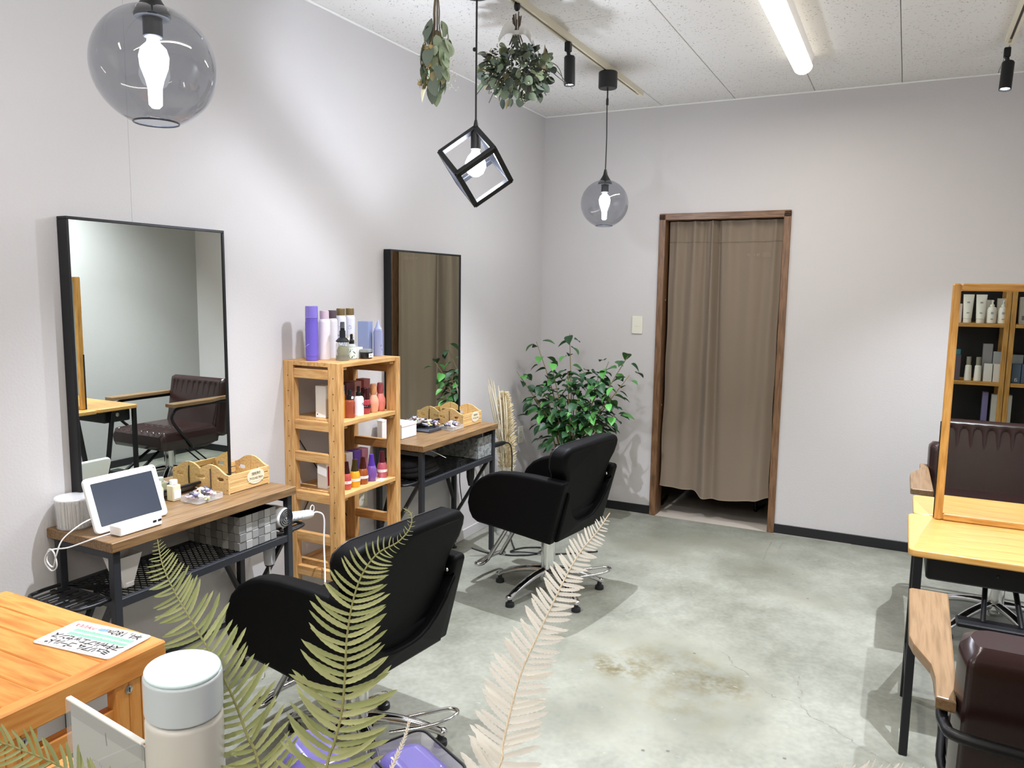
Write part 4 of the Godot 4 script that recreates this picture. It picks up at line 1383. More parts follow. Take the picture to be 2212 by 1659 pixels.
		part(ir, "power_cord", mb().tube(smooth_path([Vector3(0, -0.008, -0.15), Vector3(0, -0.03, -0.22), Vector3(-0.01, -0.1, -0.27), Vector3(-0.02, -0.25, -0.29), Vector3(-0.03, -0.45, -0.29), Vector3(0.0, -0.6, -0.25), Vector3(0.1, -0.615, -0.1)], 6), 0.0042, 7), M.black_plastic)
		tray_rack(Vector3(0.035, 0.583, 1.955), 1.0, "black slatted end tray under the folded black towels", "black slatted end trays")
		single("floor_cable", "looped black cable lying on the floor by the far desk leg", "cable", mb().tube(smooth_path([Vector3(0.2, 0.05, 1.32), Vector3(0.26, 0.02, 1.27), Vector3(0.3, 0.006, 1.22), Vector3(0.4, 0.006, 1.2), Vector3(0.5, 0.006, 1.12), Vector3(0.5, 0.006, 1.0), Vector3(0.4, 0.006, 1.05), Vector3(0.36, 0.006, 1.15), Vector3(0.45, 0.014, 1.14), Vector3(0.62, 0.006, 1.05), Vector3(0.8, 0.006, 0.9)], 6), 0.0045, 7), M.black_plastic)
		var hd := thing("round_brush", "black round brush handle hanging under the marbled box", "brush", Vector3(0.2, 0.565, 1.34))
		part(hd, "handle", mb().lathe([[0, -0.15], [0.012, -0.148], [0.022, -0.1], [0.024, -0.02], [0.016, 0.0], [0, 0.0]], 16), M.black_plastic)
		part(hd, "cord", mb().tube(smooth_path([Vector3(-0.03, -0.0, 0.06), Vector3(-0.03, -0.12, 0.065), Vector3(-0.02, -0.25, 0.05)], 5), 0.003, 6), M.black_plastic)


func ivar(at: Vector3, lx: float, lz: float, h: float, levels: Array, along_x: bool, grain: String, label: String, group: String, rails: Array) -> Node3D:
	# pine shelf unit: two ladder frames joined by shelves; origin at the centre of its footprint
	var o := thing("pine_shelf_unit", label, "shelf unit", at, 0.0, group)
	var L := lx if along_x else lz       # distance between the ladder frames
	var D := lz if along_x else lx       # depth of a ladder frame
	var turn := Transform3D() if not along_x else Transform3D(Basis(Vector3.UP, -PI / 2), Vector3.ZERO)
	# local: depth along x, length along z
	var wy: Material = M[grain]
	var wx: Material = M[grain + "_x"]
	var wz: Material = M[grain + "_z"]
	for s in [-1, 1]:
		for t in [-1, 1]:
			var p := part(o, "post", mb().box(Vector3(t * (D / 2 - 0.027), h / 2, s * (L / 2 - 0.017)), Vector3(0.054, h, 0.034), 0.002), wy)
			p.transform = turn
			if s > 0:
				for k in int(h / 0.064):
					var e := part(o, "peg_hole", mb().lathe([[0, 0], [0.0025, 0], [0.0025, 0.0004], [0, 0.0004]], 8), M.black_plastic)
					e.transform = turn * Transform3D(Basis(Vector3.RIGHT, PI / 2), Vector3(t * (D / 2 - 0.027), 0.05 + k * 0.064, s * (L / 2)))
		for y in rails:
			part(o, "rung", mb().box(Vector3(0, y, s * (L / 2 - 0.017)), Vector3(D - 0.108, 0.04, 0.024), 0.002), wx).transform = turn
	for y in levels:
		# a shelf is three boards glued edge to edge, on battens
		for k in 3:
			part(o, "shelf_board", mb().box(Vector3((k - 1) * (D - 0.004) / 3, y - 0.009, 0), Vector3((D - 0.004) / 3 - 0.0008, 0.018, L - 0.002 if y > h - 0.03 else L - 0.072), 0.0012), wz).transform = turn
		for s in [-1, 1]:
			part(o, "batten", mb().box(Vector3(0, y - 0.024, s * (L / 2 - 0.052)), Vector3(D - 0.02, 0.012, 0.028), 0.001), wx).transform = turn
	return o


func bottle(called: String, label: String, category: String, at: Vector3, prof: Array, body: Material, extra: Array, group := "", turn := 0.0) -> Node3D:
	# lathed body plus lathed extras [[name, profile, material], ...]
	var o := thing(called, label, category, at, turn, group)
	part(o, "body", mb().lathe(prof, 22), body)
	for e in extra:
		part(o, e[0], mb().lathe(e[1], 18), e[2])
	return o


func can(label: String, at: Vector3, r: float, h: float, cap_h: float, body: Material, cap: Material, group: String) -> Node3D:
	var t := h - cap_h
	return bottle("spray_can", label, "spray can", at, [[0, 0], [r * 0.93, 0], [r, 0.004], [r, t - 0.016], [r * 0.93, t - 0.006], [r * 0.74, t], [0, t]], body, [["cap", [[0, t], [r * 0.78, t], [r * 0.78, h - 0.003], [r * 0.72, h], [0, h]], cap]], group)


func carton(called: String, label: String, at: Vector3, s: Vector3, m: Material, group := "", turn := 0.0, flap: Material = null) -> Node3D:
	var o := thing(called, label, "box", at, turn, group)
	part(o, "carton", mb().box(Vector3(0, s.y / 2, 0), s, 0.0012), m)
	if flap:
		part(o, "printed_panel", mb().box(Vector3(s.x / 2 + 0.0002, s.y * 0.5, 0), Vector3(0.0008, s.y * 0.8, s.z * 0.6)), flap)
	return o


func ring_label(o: Node, r: float, y0: float, y1: float, m: Material, called := "label") -> void:
	part(o, called, mb().lathe([[r + 0.0006, y0], [r + 0.0006, y1]], 22), m)


func lettering(w: int, h: int, paper: Color, ink: Color, lines: Array) -> StandardMaterial3D:
	var im := Image.create(w, h, false, Image.FORMAT_RGB8)
	im.fill(paper)
	for l in lines:
		scribble(im, Vector2(l[0], l[1]), l[2], l[3], l[4], ink)
	return picture(im, 0.5)


func product_unit() -> void:
	var cx := 0.146
	var cz := 2.352
	ivar(Vector3(cx, 0, cz), 0.292, 0.428, 1.2, [1.2, 0.958, 0.655, 0.328], false, "pine", "tall pine shelf unit of hair products between the two desks", "pine shelf units", [1.15, 0.935, 0.80, 0.632, 0.455, 0.305])
	var br := thing("wire_brace", "crossed steel wires bracing the rear of the pine shelf unit", "brace", Vector3(0.006, 0, cz))
	for s in [-1, 1]:
		part(br, "wire", mb().tube([Vector3(0, 0.42, s * 0.19), Vector3(0, 0.93, -s * 0.19)], 0.0022, 6), M.black_metal)
	var g := "hair products on top of the pine unit"
	var y := 1.2003
	var lilac := hexm("6757b8", 0.3)
	var lil2 := glass(Color("8472d2"), 0.75, 0.12)
	# --- on top: found from left to right in the photograph
	var o := bottle("spray_bottle", "tall violet hair spray bottle with a translucent violet cap", "bottle", Vector3(0.115, y, 2.515), [[0, 0], [0.024, 0], [0.026, 0.003], [0.026, 0.175], [0, 0.176]], lilac, [["cap", [[0, 0.176], [0.0262, 0.176], [0.0255, 0.222], [0.0245, 0.225], [0, 0.225]], lil2]], g)
	ring_label(o, 0.026, 0.02, 0.16, lettering(128, 128, Color("6757b8"), Color("a99be6"), [[18, 60, 10, 40, 1], [60, 20, 8, 90, 1]]))
	can("white spray can with a pale pink cap", Vector3(0.125, y, 2.448), 0.0245, 0.205, 0.034, hexm("e6dde0", 0.35), hexm("c9b4bf", 0.4), g)
	can("white spray can with a dark mauve cap behind the trigger bottle", Vector3(0.105, y, 2.375), 0.0235, 0.205, 0.034, hexm("dcd9de", 0.35), hexm("54454d", 0.4), g)
	for k in 2:
		o = can(["floral spray can with a gold cap and a blue blossom print", "floral spray can with a gold cap and a yellow blossom print"][k], Vector3(0.105, y, 2.318 - k * 0.062), 0.0235, 0.212, 0.03, hexm("dfe0ea", 0.3), hexm("7d6a45", 0.35, 0.4), g)
		var im := Image.create(256, 192, false, Image.FORMAT_RGB8)
		im.fill(Color("dfe0ea"))
		for q in 260:
			var p := Vector2(rng.randf() * 256, 80 + rng.randf() * 112)
			dab(im, p, rng.randf_range(1.5, 5.0), [Color("3450a0"), Color("c7d8e6"), Color("5f7fc0"), Color("d7d08a")][rng.randi() % 4] if k == 0 else [Color("d9cf6c"), Color("e6e0a4"), Color("aab58a"), Color("c9c4a0")][rng.randi() % 4])
		for q in 4:
			write(im, "ン" if q % 2 else "の", Vector2(20 + q * 62, 30), 34, 1.2, Color("8a90b4"))
		ring_label(o, 0.0235, 0.02, 0.165, picture(im, 0.3), "printed_wrap")
	# trigger bottle with dried flowers in amber oil
	o = bottle("trigger_bottle", "clear trigger bottle with amber liquid and a black nozzle", "bottle", Vector3(0.215, y, 2.442), [[0, 0], [0.026, 0], [0.028, 0.003], [0.028, 0.07], [0.022, 0.078], [0, 0.078]], glass(Color("c8cdb8"), 0.25, 0.04), [["liquid", [[0, 0.002], [0.0265, 0.002], [0.0265, 0.022], [0, 0.022]], hexm("241410", 0.2)], ["flowers", [[0, 0.022], [0.02, 0.024], [0.024, 0.04], [0.018, 0.058], [0, 0.062]], hexm("5d5a30", 0.8)], ["collar", [[0, 0.078], [0.027, 0.078], [0.028, 0.082], [0.017, 0.094], [0.012, 0.096], [0, 0.096]], M.black_plastic]], g)
	var tm := mb()
	tm.tube([Vector3(0, 0.095, 0), Vector3(0, 0.125, 0)], 0.0125, 12)
	tm.prism(PackedVector2Array([Vector2(-0.014, 0.118), Vector2(0.01, 0.118), Vector2(0.013, 0.136), Vector2(-0.002, 0.158), Vector2(-0.02, 0.16), Vector2(-0.028, 0.15), Vector2(-0.04, 0.112), Vector2(-0.036, 0.111), Vector2(-0.02, 0.136)]), 0.018, 0.003, false, 2, Vector3(0, 0, -0.009))
	var tn := part(o, "trigger", tm, M.black_plastic)
	tn.rotation.y = -0.9
	part(o, "price_sticker", mb().box(Vector3(0.018, 0.085, -0.02), Vector3(0.001, 0.014, 0.02)), M.paper).rotation.y = 0.3
	# clear dropper with printed leaves
	o = bottle("pump_bottle", "small clear pump bottle printed with dark leaves", "bottle", Vector3(0.208, y, 2.375), [[0, 0], [0.02, 0], [0.022, 0.003], [0.022, 0.055], [0.017, 0.062], [0.01, 0.066], [0, 0.066]], glass(Color("dfe9e2"), 0.4, 0.05), [["pump", [[0, 0.066], [0.0115, 0.066], [0.0115, 0.08], [0.006, 0.086], [0.006, 0.106], [0, 0.108]], M.black_plastic]], g)
	var li := Image.create(192, 96, false, Image.FORMAT_RGB8)
	li.fill(Color("d8e2da"))
	for q in 26:
		var p := Vector2(rng.randf() * 192, 40 + rng.randf() * 56)
		pen(li, [p, p + Vector2(rng.randf_range(-10, 10), -14)], 2.0, Color("2c4136"))
	scribble(li, Vector2(20, 14), 150, 9, 0.8, Color("55705f"))
	ring_label(o, 0.022, 0.006, 0.052, picture(li, 0.4))
	carton("paper_box", "small white carton beside the dark wax jar", Vector3(0.19, y, 2.325), Vector3(0.045, 0.048, 0.045), M.white_matt, g, 0.2)
	o = bottle("wax_jar", "short dark jar with a silver lid and a white label", "jar", Vector3(0.235, y, 2.312), [[0, 0], [0.025, 0], [0.027, 0.003], [0.027, 0.027], [0, 0.028]], hexm("17191c", 0.2), [["lid", [[0, 0.028], [0.0265, 0.028], [0.0265, 0.039], [0.024, 0.041], [0, 0.041]], hexm("a9b0ae", 0.3, 0.6)]], g)
	part(o, "label", mb().box(Vector3(0.0272, 0.0145, 0), Vector3(0.001, 0.017, 0.03)), M.paper)
	words(o, "lettering", "N.", 0.013, Transform3D(Basis(Vector3.UP, PI / 2), Vector3(0.028, 0.0145, 0)), M.black_plastic)
	o = carton("product_box", "tall blue grey carton on the pine unit", Vector3(0.15, y, 2.205), Vector3(0.05, 0.155, 0.05), hexm("8d9cc4", 0.5), g, 0.25)
	o = bottle("nozzle_bottle", "slim blue grey bottle with a pointed nozzle", "bottle", Vector3(0.2, y, 2.178), [[0, 0], [0.0195, 0], [0.021, 0.003], [0.021, 0.112], [0, 0.113]], hexm("98a0c8", 0.4), [["nozzle", [[0, 0.113], [0.0175, 0.113], [0.0175, 0.122], [0.011, 0.13], [0.009, 0.138], [0.003, 0.158], [0, 0.16]], hexm("a9b0d6", 0.35)]], g)
	for q in 2:
		part(o, "printed_dot", mb().ball(Vector3(0.0205, 0.03 + q * 0.018, 0.004 * q), Vector3(0.001, 0.0045, 0.004), 8, 5), hexm("6d76a6", 0.5))
	# --- upper shelf
	g = "hair products on the upper pine shelf"
	y = 0.9583
	o = carton("product_box", "white carton standing at the left end of the upper shelf", Vector3(0.135, y, 2.47), Vector3(0.05, 0.135, 0.05), M.white_matt, g, 0.12, hexm("e4dcb4", 0.6))
	part(o, "printed_dot", mb().ball(Vector3(-0.016, 0.014, 0.0252), Vector3(0.003, 0.003, 0.0006), 8, 5), M.black_plastic)
	for q in [[2.468, "amber carton edge behind the front post of the upper shelf", "c58b3c", 0.225, 0.1], [2.39, "white carton behind the rust pump bottle", "e3dedc", 0.16, 0.128], [2.318, "plum carton behind the white pump bottle", "7b5158", 0.15, 0.132], [2.262, "pink carton behind the dark red bottle", "d8a6a0", 0.15, 0.132], [2.205, "rose carton behind the coral bottles", "c98083", 0.155, 0.138]]:
		carton("product_box", q[1], Vector3(q[3] - 0.02, y, q[0]), Vector3(0.045, q[4], 0.046), hexm(q[2], 0.5), g)
	o = bottle("pump_bottle", "rust red pump bottle with a black pump", "bottle", Vector3(0.235, y, 2.425), [[0, 0], [0.021, 0], [0.0225, 0.003], [0.0225, 0.066], [0.019, 0.073], [0.01, 0.076], [0, 0.076]], hexm("93462f", 0.3), [["pump", [[0, 0.076], [0.0115, 0.076], [0.0115, 0.094], [0.008, 0.096], [0.008, 0.115], [0.006, 0.118], [0, 0.118]], M.black_plastic]], g)
	part(o, "price_sticker", mb().box(Vector3(0.012, 0.085, -0.003), Vector3(0.001, 0.01, 0.013)), M.paper)
	part(o, "lettering", mb().box(Vector3(0.0228, 0.035, 0), Vector3(0.0006, 0.03, 0.002)), hexm("4b2318", 0.5))
	o = bottle("pump_bottle", "white pump bottle with a black pump on the upper shelf", "bottle", Vector3(0.232, y, 2.362), [[0, 0], [0.0205, 0], [0.022, 0.003], [0.022, 0.075], [0.018, 0.082], [0.01, 0.085], [0, 0.085]], hexm("e9e4ea", 0.35), [["pump", [[0, 0.085], [0.0115, 0.085], [0.0115, 0.1], [0.007, 0.103], [0.007, 0.125], [0, 0.127]], M.black_plastic]], g)
	words(o, "lettering", "N.", 0.018, Transform3D(Basis(Vector3.UP, PI / 2 - 0.1), Vector3(0.0226, 0.05, -0.004)), M.black_plastic)
	o = bottle("oil_bottle", "crimson oil bottle with a dark cap and a black label band", "bottle", Vector3(0.225, y, 2.305), [[0, 0], [0.017, 0], [0.02, 0.004], [0.0225, 0.03], [0.021, 0.058], [0.018, 0.062], [0, 0.062]], hexm("a53a44", 0.25), [["cap", [[0, 0.062], [0.0185, 0.062], [0.0195, 0.11], [0.017, 0.114], [0, 0.114]], hexm("3a0f14", 0.2)]], g)
	ring_label(o, 0.0225, 0.026, 0.04, lettering(192, 24, Color("241416"), Color("c9a9a9"), [[14, 6, 160, 12, 1.2]]))
	for q in [[2.255, "peach gourd shaped bottle on the upper shelf", "e0a183", "c98e62"], [2.205, "coral gourd shaped bottle on the upper shelf", "d77e72", "9c4d50"]]:
		o = bottle("gourd_bottle", q[1], "bottle", Vector3(0.23, y, q[0]), [[0, 0], [0.016, 0], [0.019, 0.004], [0.0235, 0.035], [0.0225, 0.055], [0.015, 0.072], [0.0125, 0.078], [0, 0.078]], hexm(q[2], 0.35), [["cap", [[0, 0.077], [0.0125, 0.077], [0.016, 0.092], [0.015, 0.106], [0.0135, 0.122], [0.011, 0.126], [0, 0.126]], hexm(q[3], 0.3)]], g)
		ring_label(o, 0.0225, 0.034, 0.044, lettering(192, 16, Color(q[2]), Color("7a3a34"), [[20, 3, 60, 10, 0.8]]), "lettering")
	# --- lower shelf
	g = "hair products on the lower pine shelf"
	y = 0.6553
	o = carton("product_box", "white and red carton at the left end of the lower shelf", Vector3(0.14, y, 2.475), Vector3(0.045, 0.105, 0.05), M.white_matt, g, 0.1, hexm("a8353a", 0.5))
	for q in [[2.44, "yellow carton at the rear of the lower shelf", "d9b62a"], [2.39, "mustard carton at the rear of the lower shelf", "c98f1e"], [2.34, "white topped carton at the rear of the lower shelf", "dcd5d6"], [2.285, "violet carton at the rear of the lower shelf", "5f45a0"], [2.23, "pink lidded carton at the rear of the lower shelf", "b77a90"]]:
		carton("product_box", q[1], Vector3(0.14, y, q[0]), Vector3(0.046, 0.127, 0.044), hexm(q[2], 0.5), g)
	var oils := [[2.455, "red tinted oil bottle with a dark cap next to the front post", "b3433c", "2c0d0e", 0.0205], [2.4, "golden yellow oil bottle with a dark cap", "d79a14", "33290f", 0.0235], [2.345, "amber brown oil bottle with a dark cap", "8f430c", "38120a", 0.0235], [2.282, "violet oil bottle tapering to a wide base", "6f4796", "4d2f92", 0.0225], [2.205, "rose pink oil bottle with a dark cap", "b5525f", "4b1620", 0.0225]]
	for q in oils:
		var r: float = q[4]
		o = bottle("oil_bottle", q[1], "bottle", Vector3(0.238, y, q[0]), [[0, 0], [r * 0.86, 0], [r * 0.95, 0.004], [r, 0.03], [r * 0.93, 0.055], [r * 0.7, 0.068], [0, 0.068]], hexm(q[2], 0.12), [["cap", [[0, 0.067], [r * 0.7, 0.067], [r * 0.62, 0.078], [r * 0.48, 0.1], [r * 0.42, 0.118], [0, 0.12]], hexm(q[3], 0.2)]], g)
		o.get_child(0).material_override.clearcoat_enabled = true
		if q[0] != 2.282:
			ring_label(o, r, 0.026, 0.038, lettering(192, 24, Color("e3dbd2"), Color("8f8078"), [[20, 8, 150, 8, 0.8]]))
	single("price_card", "small white price card lying on the lower pine shelf", "card", mb().box(Vector3.ZERO, Vector3(0.03, 0.0012, 0.05)), M.paper, Vector3(0.268, y + 0.0008, 2.252), 0.15, "")


func ficus_leaf(l: float, w: float) -> MB:
	var P := []
	for i in 7:
		var t := i / 6.0
		var hw := w * pow(sin(PI * pow(t, 0.8)), 0.9) + 0.0002
		var row := PackedVector3Array()
		for j in 5:
			var u := (j - 2) / 2.0
			row.append(Vector3(u * hw, absf(u) * hw * 0.35 - 0.30 * t * t * l, t * l))
		P.append(row)
	return mb().grid(P)


func corner_plants() -> void:
	# artificial ficus in the corner; its pot stands behind the far chair
	var base := Vector3(0.42, 0, 0.40)
	var o := thing("potted_ficus", "bushy green potted ficus in the room corner", "potted plant", base)
	part(o, "pot", mb().lathe([[0, 0], [0.1, 0], [0.105, 0.005], [0.13, 0.25], [0.138, 0.25], [0.138, 0.28], [0.126, 0.28], [0.122, 0.25], [0, 0.245]], 28), hexm("3a3634", 0.6))
	part(o, "soil", mb().lathe([[0.124, 0.247], [0.08, 0.256], [0, 0.26]], 24), hexm("3b2d22", 0.95))
	var kinds := [ficus_leaf(0.076, 0.027).mesh(), ficus_leaf(0.062, 0.022).mesh(), ficus_leaf(0.086, 0.03).mesh()]
	var tints := [M.leaf_dark, M.leaf, M.leaf_dark, M.leaf, M.leaf_light, M.leaf_dark, M.leaf]
	# branch ends found in the photograph: x, y, z relative to the base
	var tips := [[-0.06, 0.83, -0.06], [-0.26, 0.775, 0.02], [-0.38, 0.575, 0.06], [0.36, 0.71, 0.0], [0.40, 0.60, 0.08], [0.2, 0.66, -0.1], [-0.12, 0.66, 0.1], [0.02, 0.60, 0.14], [-0.2, 0.5, 0.08], [0.22, 0.52, 0.1], [0.3, 0.47, 0.12], [-0.28, 0.42, 0.0], [0.1, 0.44, 0.16], [-0.16, 0.34, 0.1], [0.3, 0.34, 0.06], [0.04, 0.3, 0.14], [-0.05, 0.5, -0.12], [0.12, 0.56, -0.14], [0.2, 0.36, 0.14], [-0.08, 0.4, 0.14]]
	var n := 0
	for t in tips:
		var tip := Vector3(t[0], t[1] + 0.395, t[2])
		var root := Vector3(t[0] * 0.12, 0.25, t[2] * 0.12)
		var mid := root.lerp(tip, 0.5) + Vector3(-t[0] * 0.12, 0.05, 0)
		var path := smooth_path([root, mid, tip], 6)
		part(o, "branch", mb().tube(path, [0.006, 0.006, 0.0056, 0.0052, 0.005, 0.0046, 0.0042, 0.0038, 0.0034, 0.003, 0.0026, 0.0022, 0.0018], 6), M.bark)
		var cnt := 12 if n < 8 else 16
		for k in cnt:
			var f := 0.5 + 0.5 * k / (cnt - 1.0)
			var ip := f * (path.size() - 1)
			var p: Vector3 = path[int(ip)].lerp(path[mini(int(ip) + 1, path.size() - 1)], fmod(ip, 1.0))
			var a := k * 2.4 + n
			var out := Vector3(cos(a), rng.randf_range(-0.35, 0.35), sin(a))
			p += out * rng.randf_range(0.0, 0.05) + Vector3(0, rng.randf_range(-0.02, 0.02), 0)
			p = Vector3(maxf(p.x, -0.34), p.y, maxf(p.z, -0.32))
			if p.x < -0.3:
				out.x = absf(out.x)
			if p.z < -0.28:
				out.z = absf(out.z)
			var w := shape(o, "leaf", kinds[(k + n) % 3], tints[(k * 3 + n) % 7])
			w.transform = look(p, out + Vector3(0, -0.25, 0), Vector3(rng.randf_range(-0.5, 0.5), 1, rng.randf_range(-0.5, 0.5)))
		n += 1
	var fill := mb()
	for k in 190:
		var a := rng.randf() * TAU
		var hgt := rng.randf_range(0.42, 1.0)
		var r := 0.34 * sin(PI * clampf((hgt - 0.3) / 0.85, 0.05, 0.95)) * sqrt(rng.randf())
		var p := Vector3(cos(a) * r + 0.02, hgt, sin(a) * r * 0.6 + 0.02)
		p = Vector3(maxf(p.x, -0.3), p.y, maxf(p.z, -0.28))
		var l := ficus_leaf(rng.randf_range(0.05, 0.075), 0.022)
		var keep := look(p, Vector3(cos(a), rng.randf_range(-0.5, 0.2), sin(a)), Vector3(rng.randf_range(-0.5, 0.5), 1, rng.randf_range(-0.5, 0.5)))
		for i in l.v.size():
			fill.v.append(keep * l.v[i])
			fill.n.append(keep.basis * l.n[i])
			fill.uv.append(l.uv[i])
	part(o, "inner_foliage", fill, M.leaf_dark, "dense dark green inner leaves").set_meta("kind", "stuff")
	# glass vase of pampas grass and pale dried stems
	var vb := Vector3(0.17, 0, 0.86)
	var v := thing("glass_vase", "tall clear glass vase standing in the corner beside the far desk", "vase", vb)
	part(v, "glass", mb().lathe([[0, 0.004], [0.048, 0.004], [0.05, 0.01], [0.042, 0.2], [0.04, 0.38], [0.047, 0.43], [0.045, 0.43], [0.038, 0.38], [0.04, 0.2], [0.046, 0.014], [0, 0.012]], 28), M.clear)
	part(v, "foot", mb().lathe([[0, 0], [0.052, 0], [0.054, 0.004], [0, 0.006]], 24), M.clear)
	var pg := thing("pampas_grass", "cream pampas grass plume in the glass vase", "dried grass", vb)
	part(pg, "stem", mb().tube(smooth_path([Vector3(0.01, 0.02, 0.0), Vector3(0.012, 0.25, -0.02), Vector3(0.005, 0.45, -0.02)], 4), 0.005, 6), hexm("b9a877", 0.8))
	var pl := mb()
	for k in 2600:
		var t := rng.randf()
		var c := Vector3(0.006 - 0.006 * t, 0.32 + 0.57 * t, -0.02 + 0.05 * t)
		var r := 0.058 * pow(sin(PI * (0.1 + 0.82 * t)), 0.6) + 0.004
		var a := rng.randf() * TAU
		var d := Vector3(cos(a), 1.1, sin(a)).normalized()
		var p := c + Vector3(cos(a), 0, sin(a)) * r * rng.randf_range(0.0, 0.75)
		pl.tube([p, p + d * r * 0.4 + Vector3(0, -0.002, 0), p + d * r * 0.68 + Vector3(0, -0.008, 0)], [0.0016, 0.0012, 0.0005], 3, false)
	part(pg, "plume", pl, hexm("d9c79a", 0.95), "soft cream plume").set_meta("kind", "stuff")
	for k in 9:
		var a := k * 0.7
		var st := thing("dried_reed", "long pale dried reed stem leaning beside the pampas plume", "dried reed", vb, 0.0, "pale dried stems in the glass vase")
		var lean := Vector3(0.01 * cos(a) + 0.0, 0, 0.20 + 0.018 * k - 0.05)
		var top := Vector3(0.03 * cos(a), 0.88 + 0.02 * (k % 4) + 0.02 * k / 2.0, 0.07 + 0.022 * k)
		part(st, "stalk", mb().tube(smooth_path([Vector3(0.018 * cos(a * 3), 0.02, 0.018 * sin(a * 3)), Vector3(0.01 * cos(a), 0.4, 0.02 * sin(a)), top * Vector3(1, 0.8, 0.62), top], 5), [0.003, 0.003, 0.003, 0.0032, 0.0034, 0.0036, 0.0038, 0.004, 0.0042, 0.0045, 0.005, 0.0052, 0.005, 0.0045, 0.003, 0.001], 6), hexm(["e0d6bd", "cfc4a6", "e6dfcd"][k % 3], 0.85))


func star_base(o: Node3D, r: float, turn: float, y := 0.0) -> void:
	for k in 5:
		var a := turn + TAU * k / 5.0
		var d := Vector3(cos(a), 0, sin(a))
		var side := Vector3(-sin(a), 0, cos(a))
		var P := []
		for i in 9:
			var t := i / 8.0
			var c := d * (0.03 + (r - 0.03) * t) + Vector3(0, 0.115 - 0.06 * t * t - 0.01 * t + y, 0)
			var hw := 0.024 - 0.006 * t
			var hh := 0.02 - 0.008 * t
			var ring := PackedVector3Array()
			for j in 10:
				var b := TAU * j / 10.0
				ring.append(c + side * hw * cos(b) + Vector3.UP * hh * sin(b))
			P.append(ring)
		var m := mb()
		m.grid(P, true, true)
		m.ball(d * r + Vector3(0, 0.046 + y, 0), Vector3(0.019, 0.014, 0.019), 12, 6)
		var bl := part(o, "base_leg", m, M.chrome, "chrome base leg")
		part(bl, "glide", mb().lathe([[0, 0], [0.021, 0], [0.023, 0.004], [0.021, 0.018], [0.012, 0.022], [0.01, 0.04], [0, 0.04]], 16, d * (r - 0.006)), M.black_plastic)
	part(o, "hub", mb().lathe([[0, 0.065], [0.045, 0.07], [0.05, 0.09], [0.046, 0.118], [0.03, 0.13], [0, 0.13]], 24, Vector3(0, y, 0)), M.chrome)


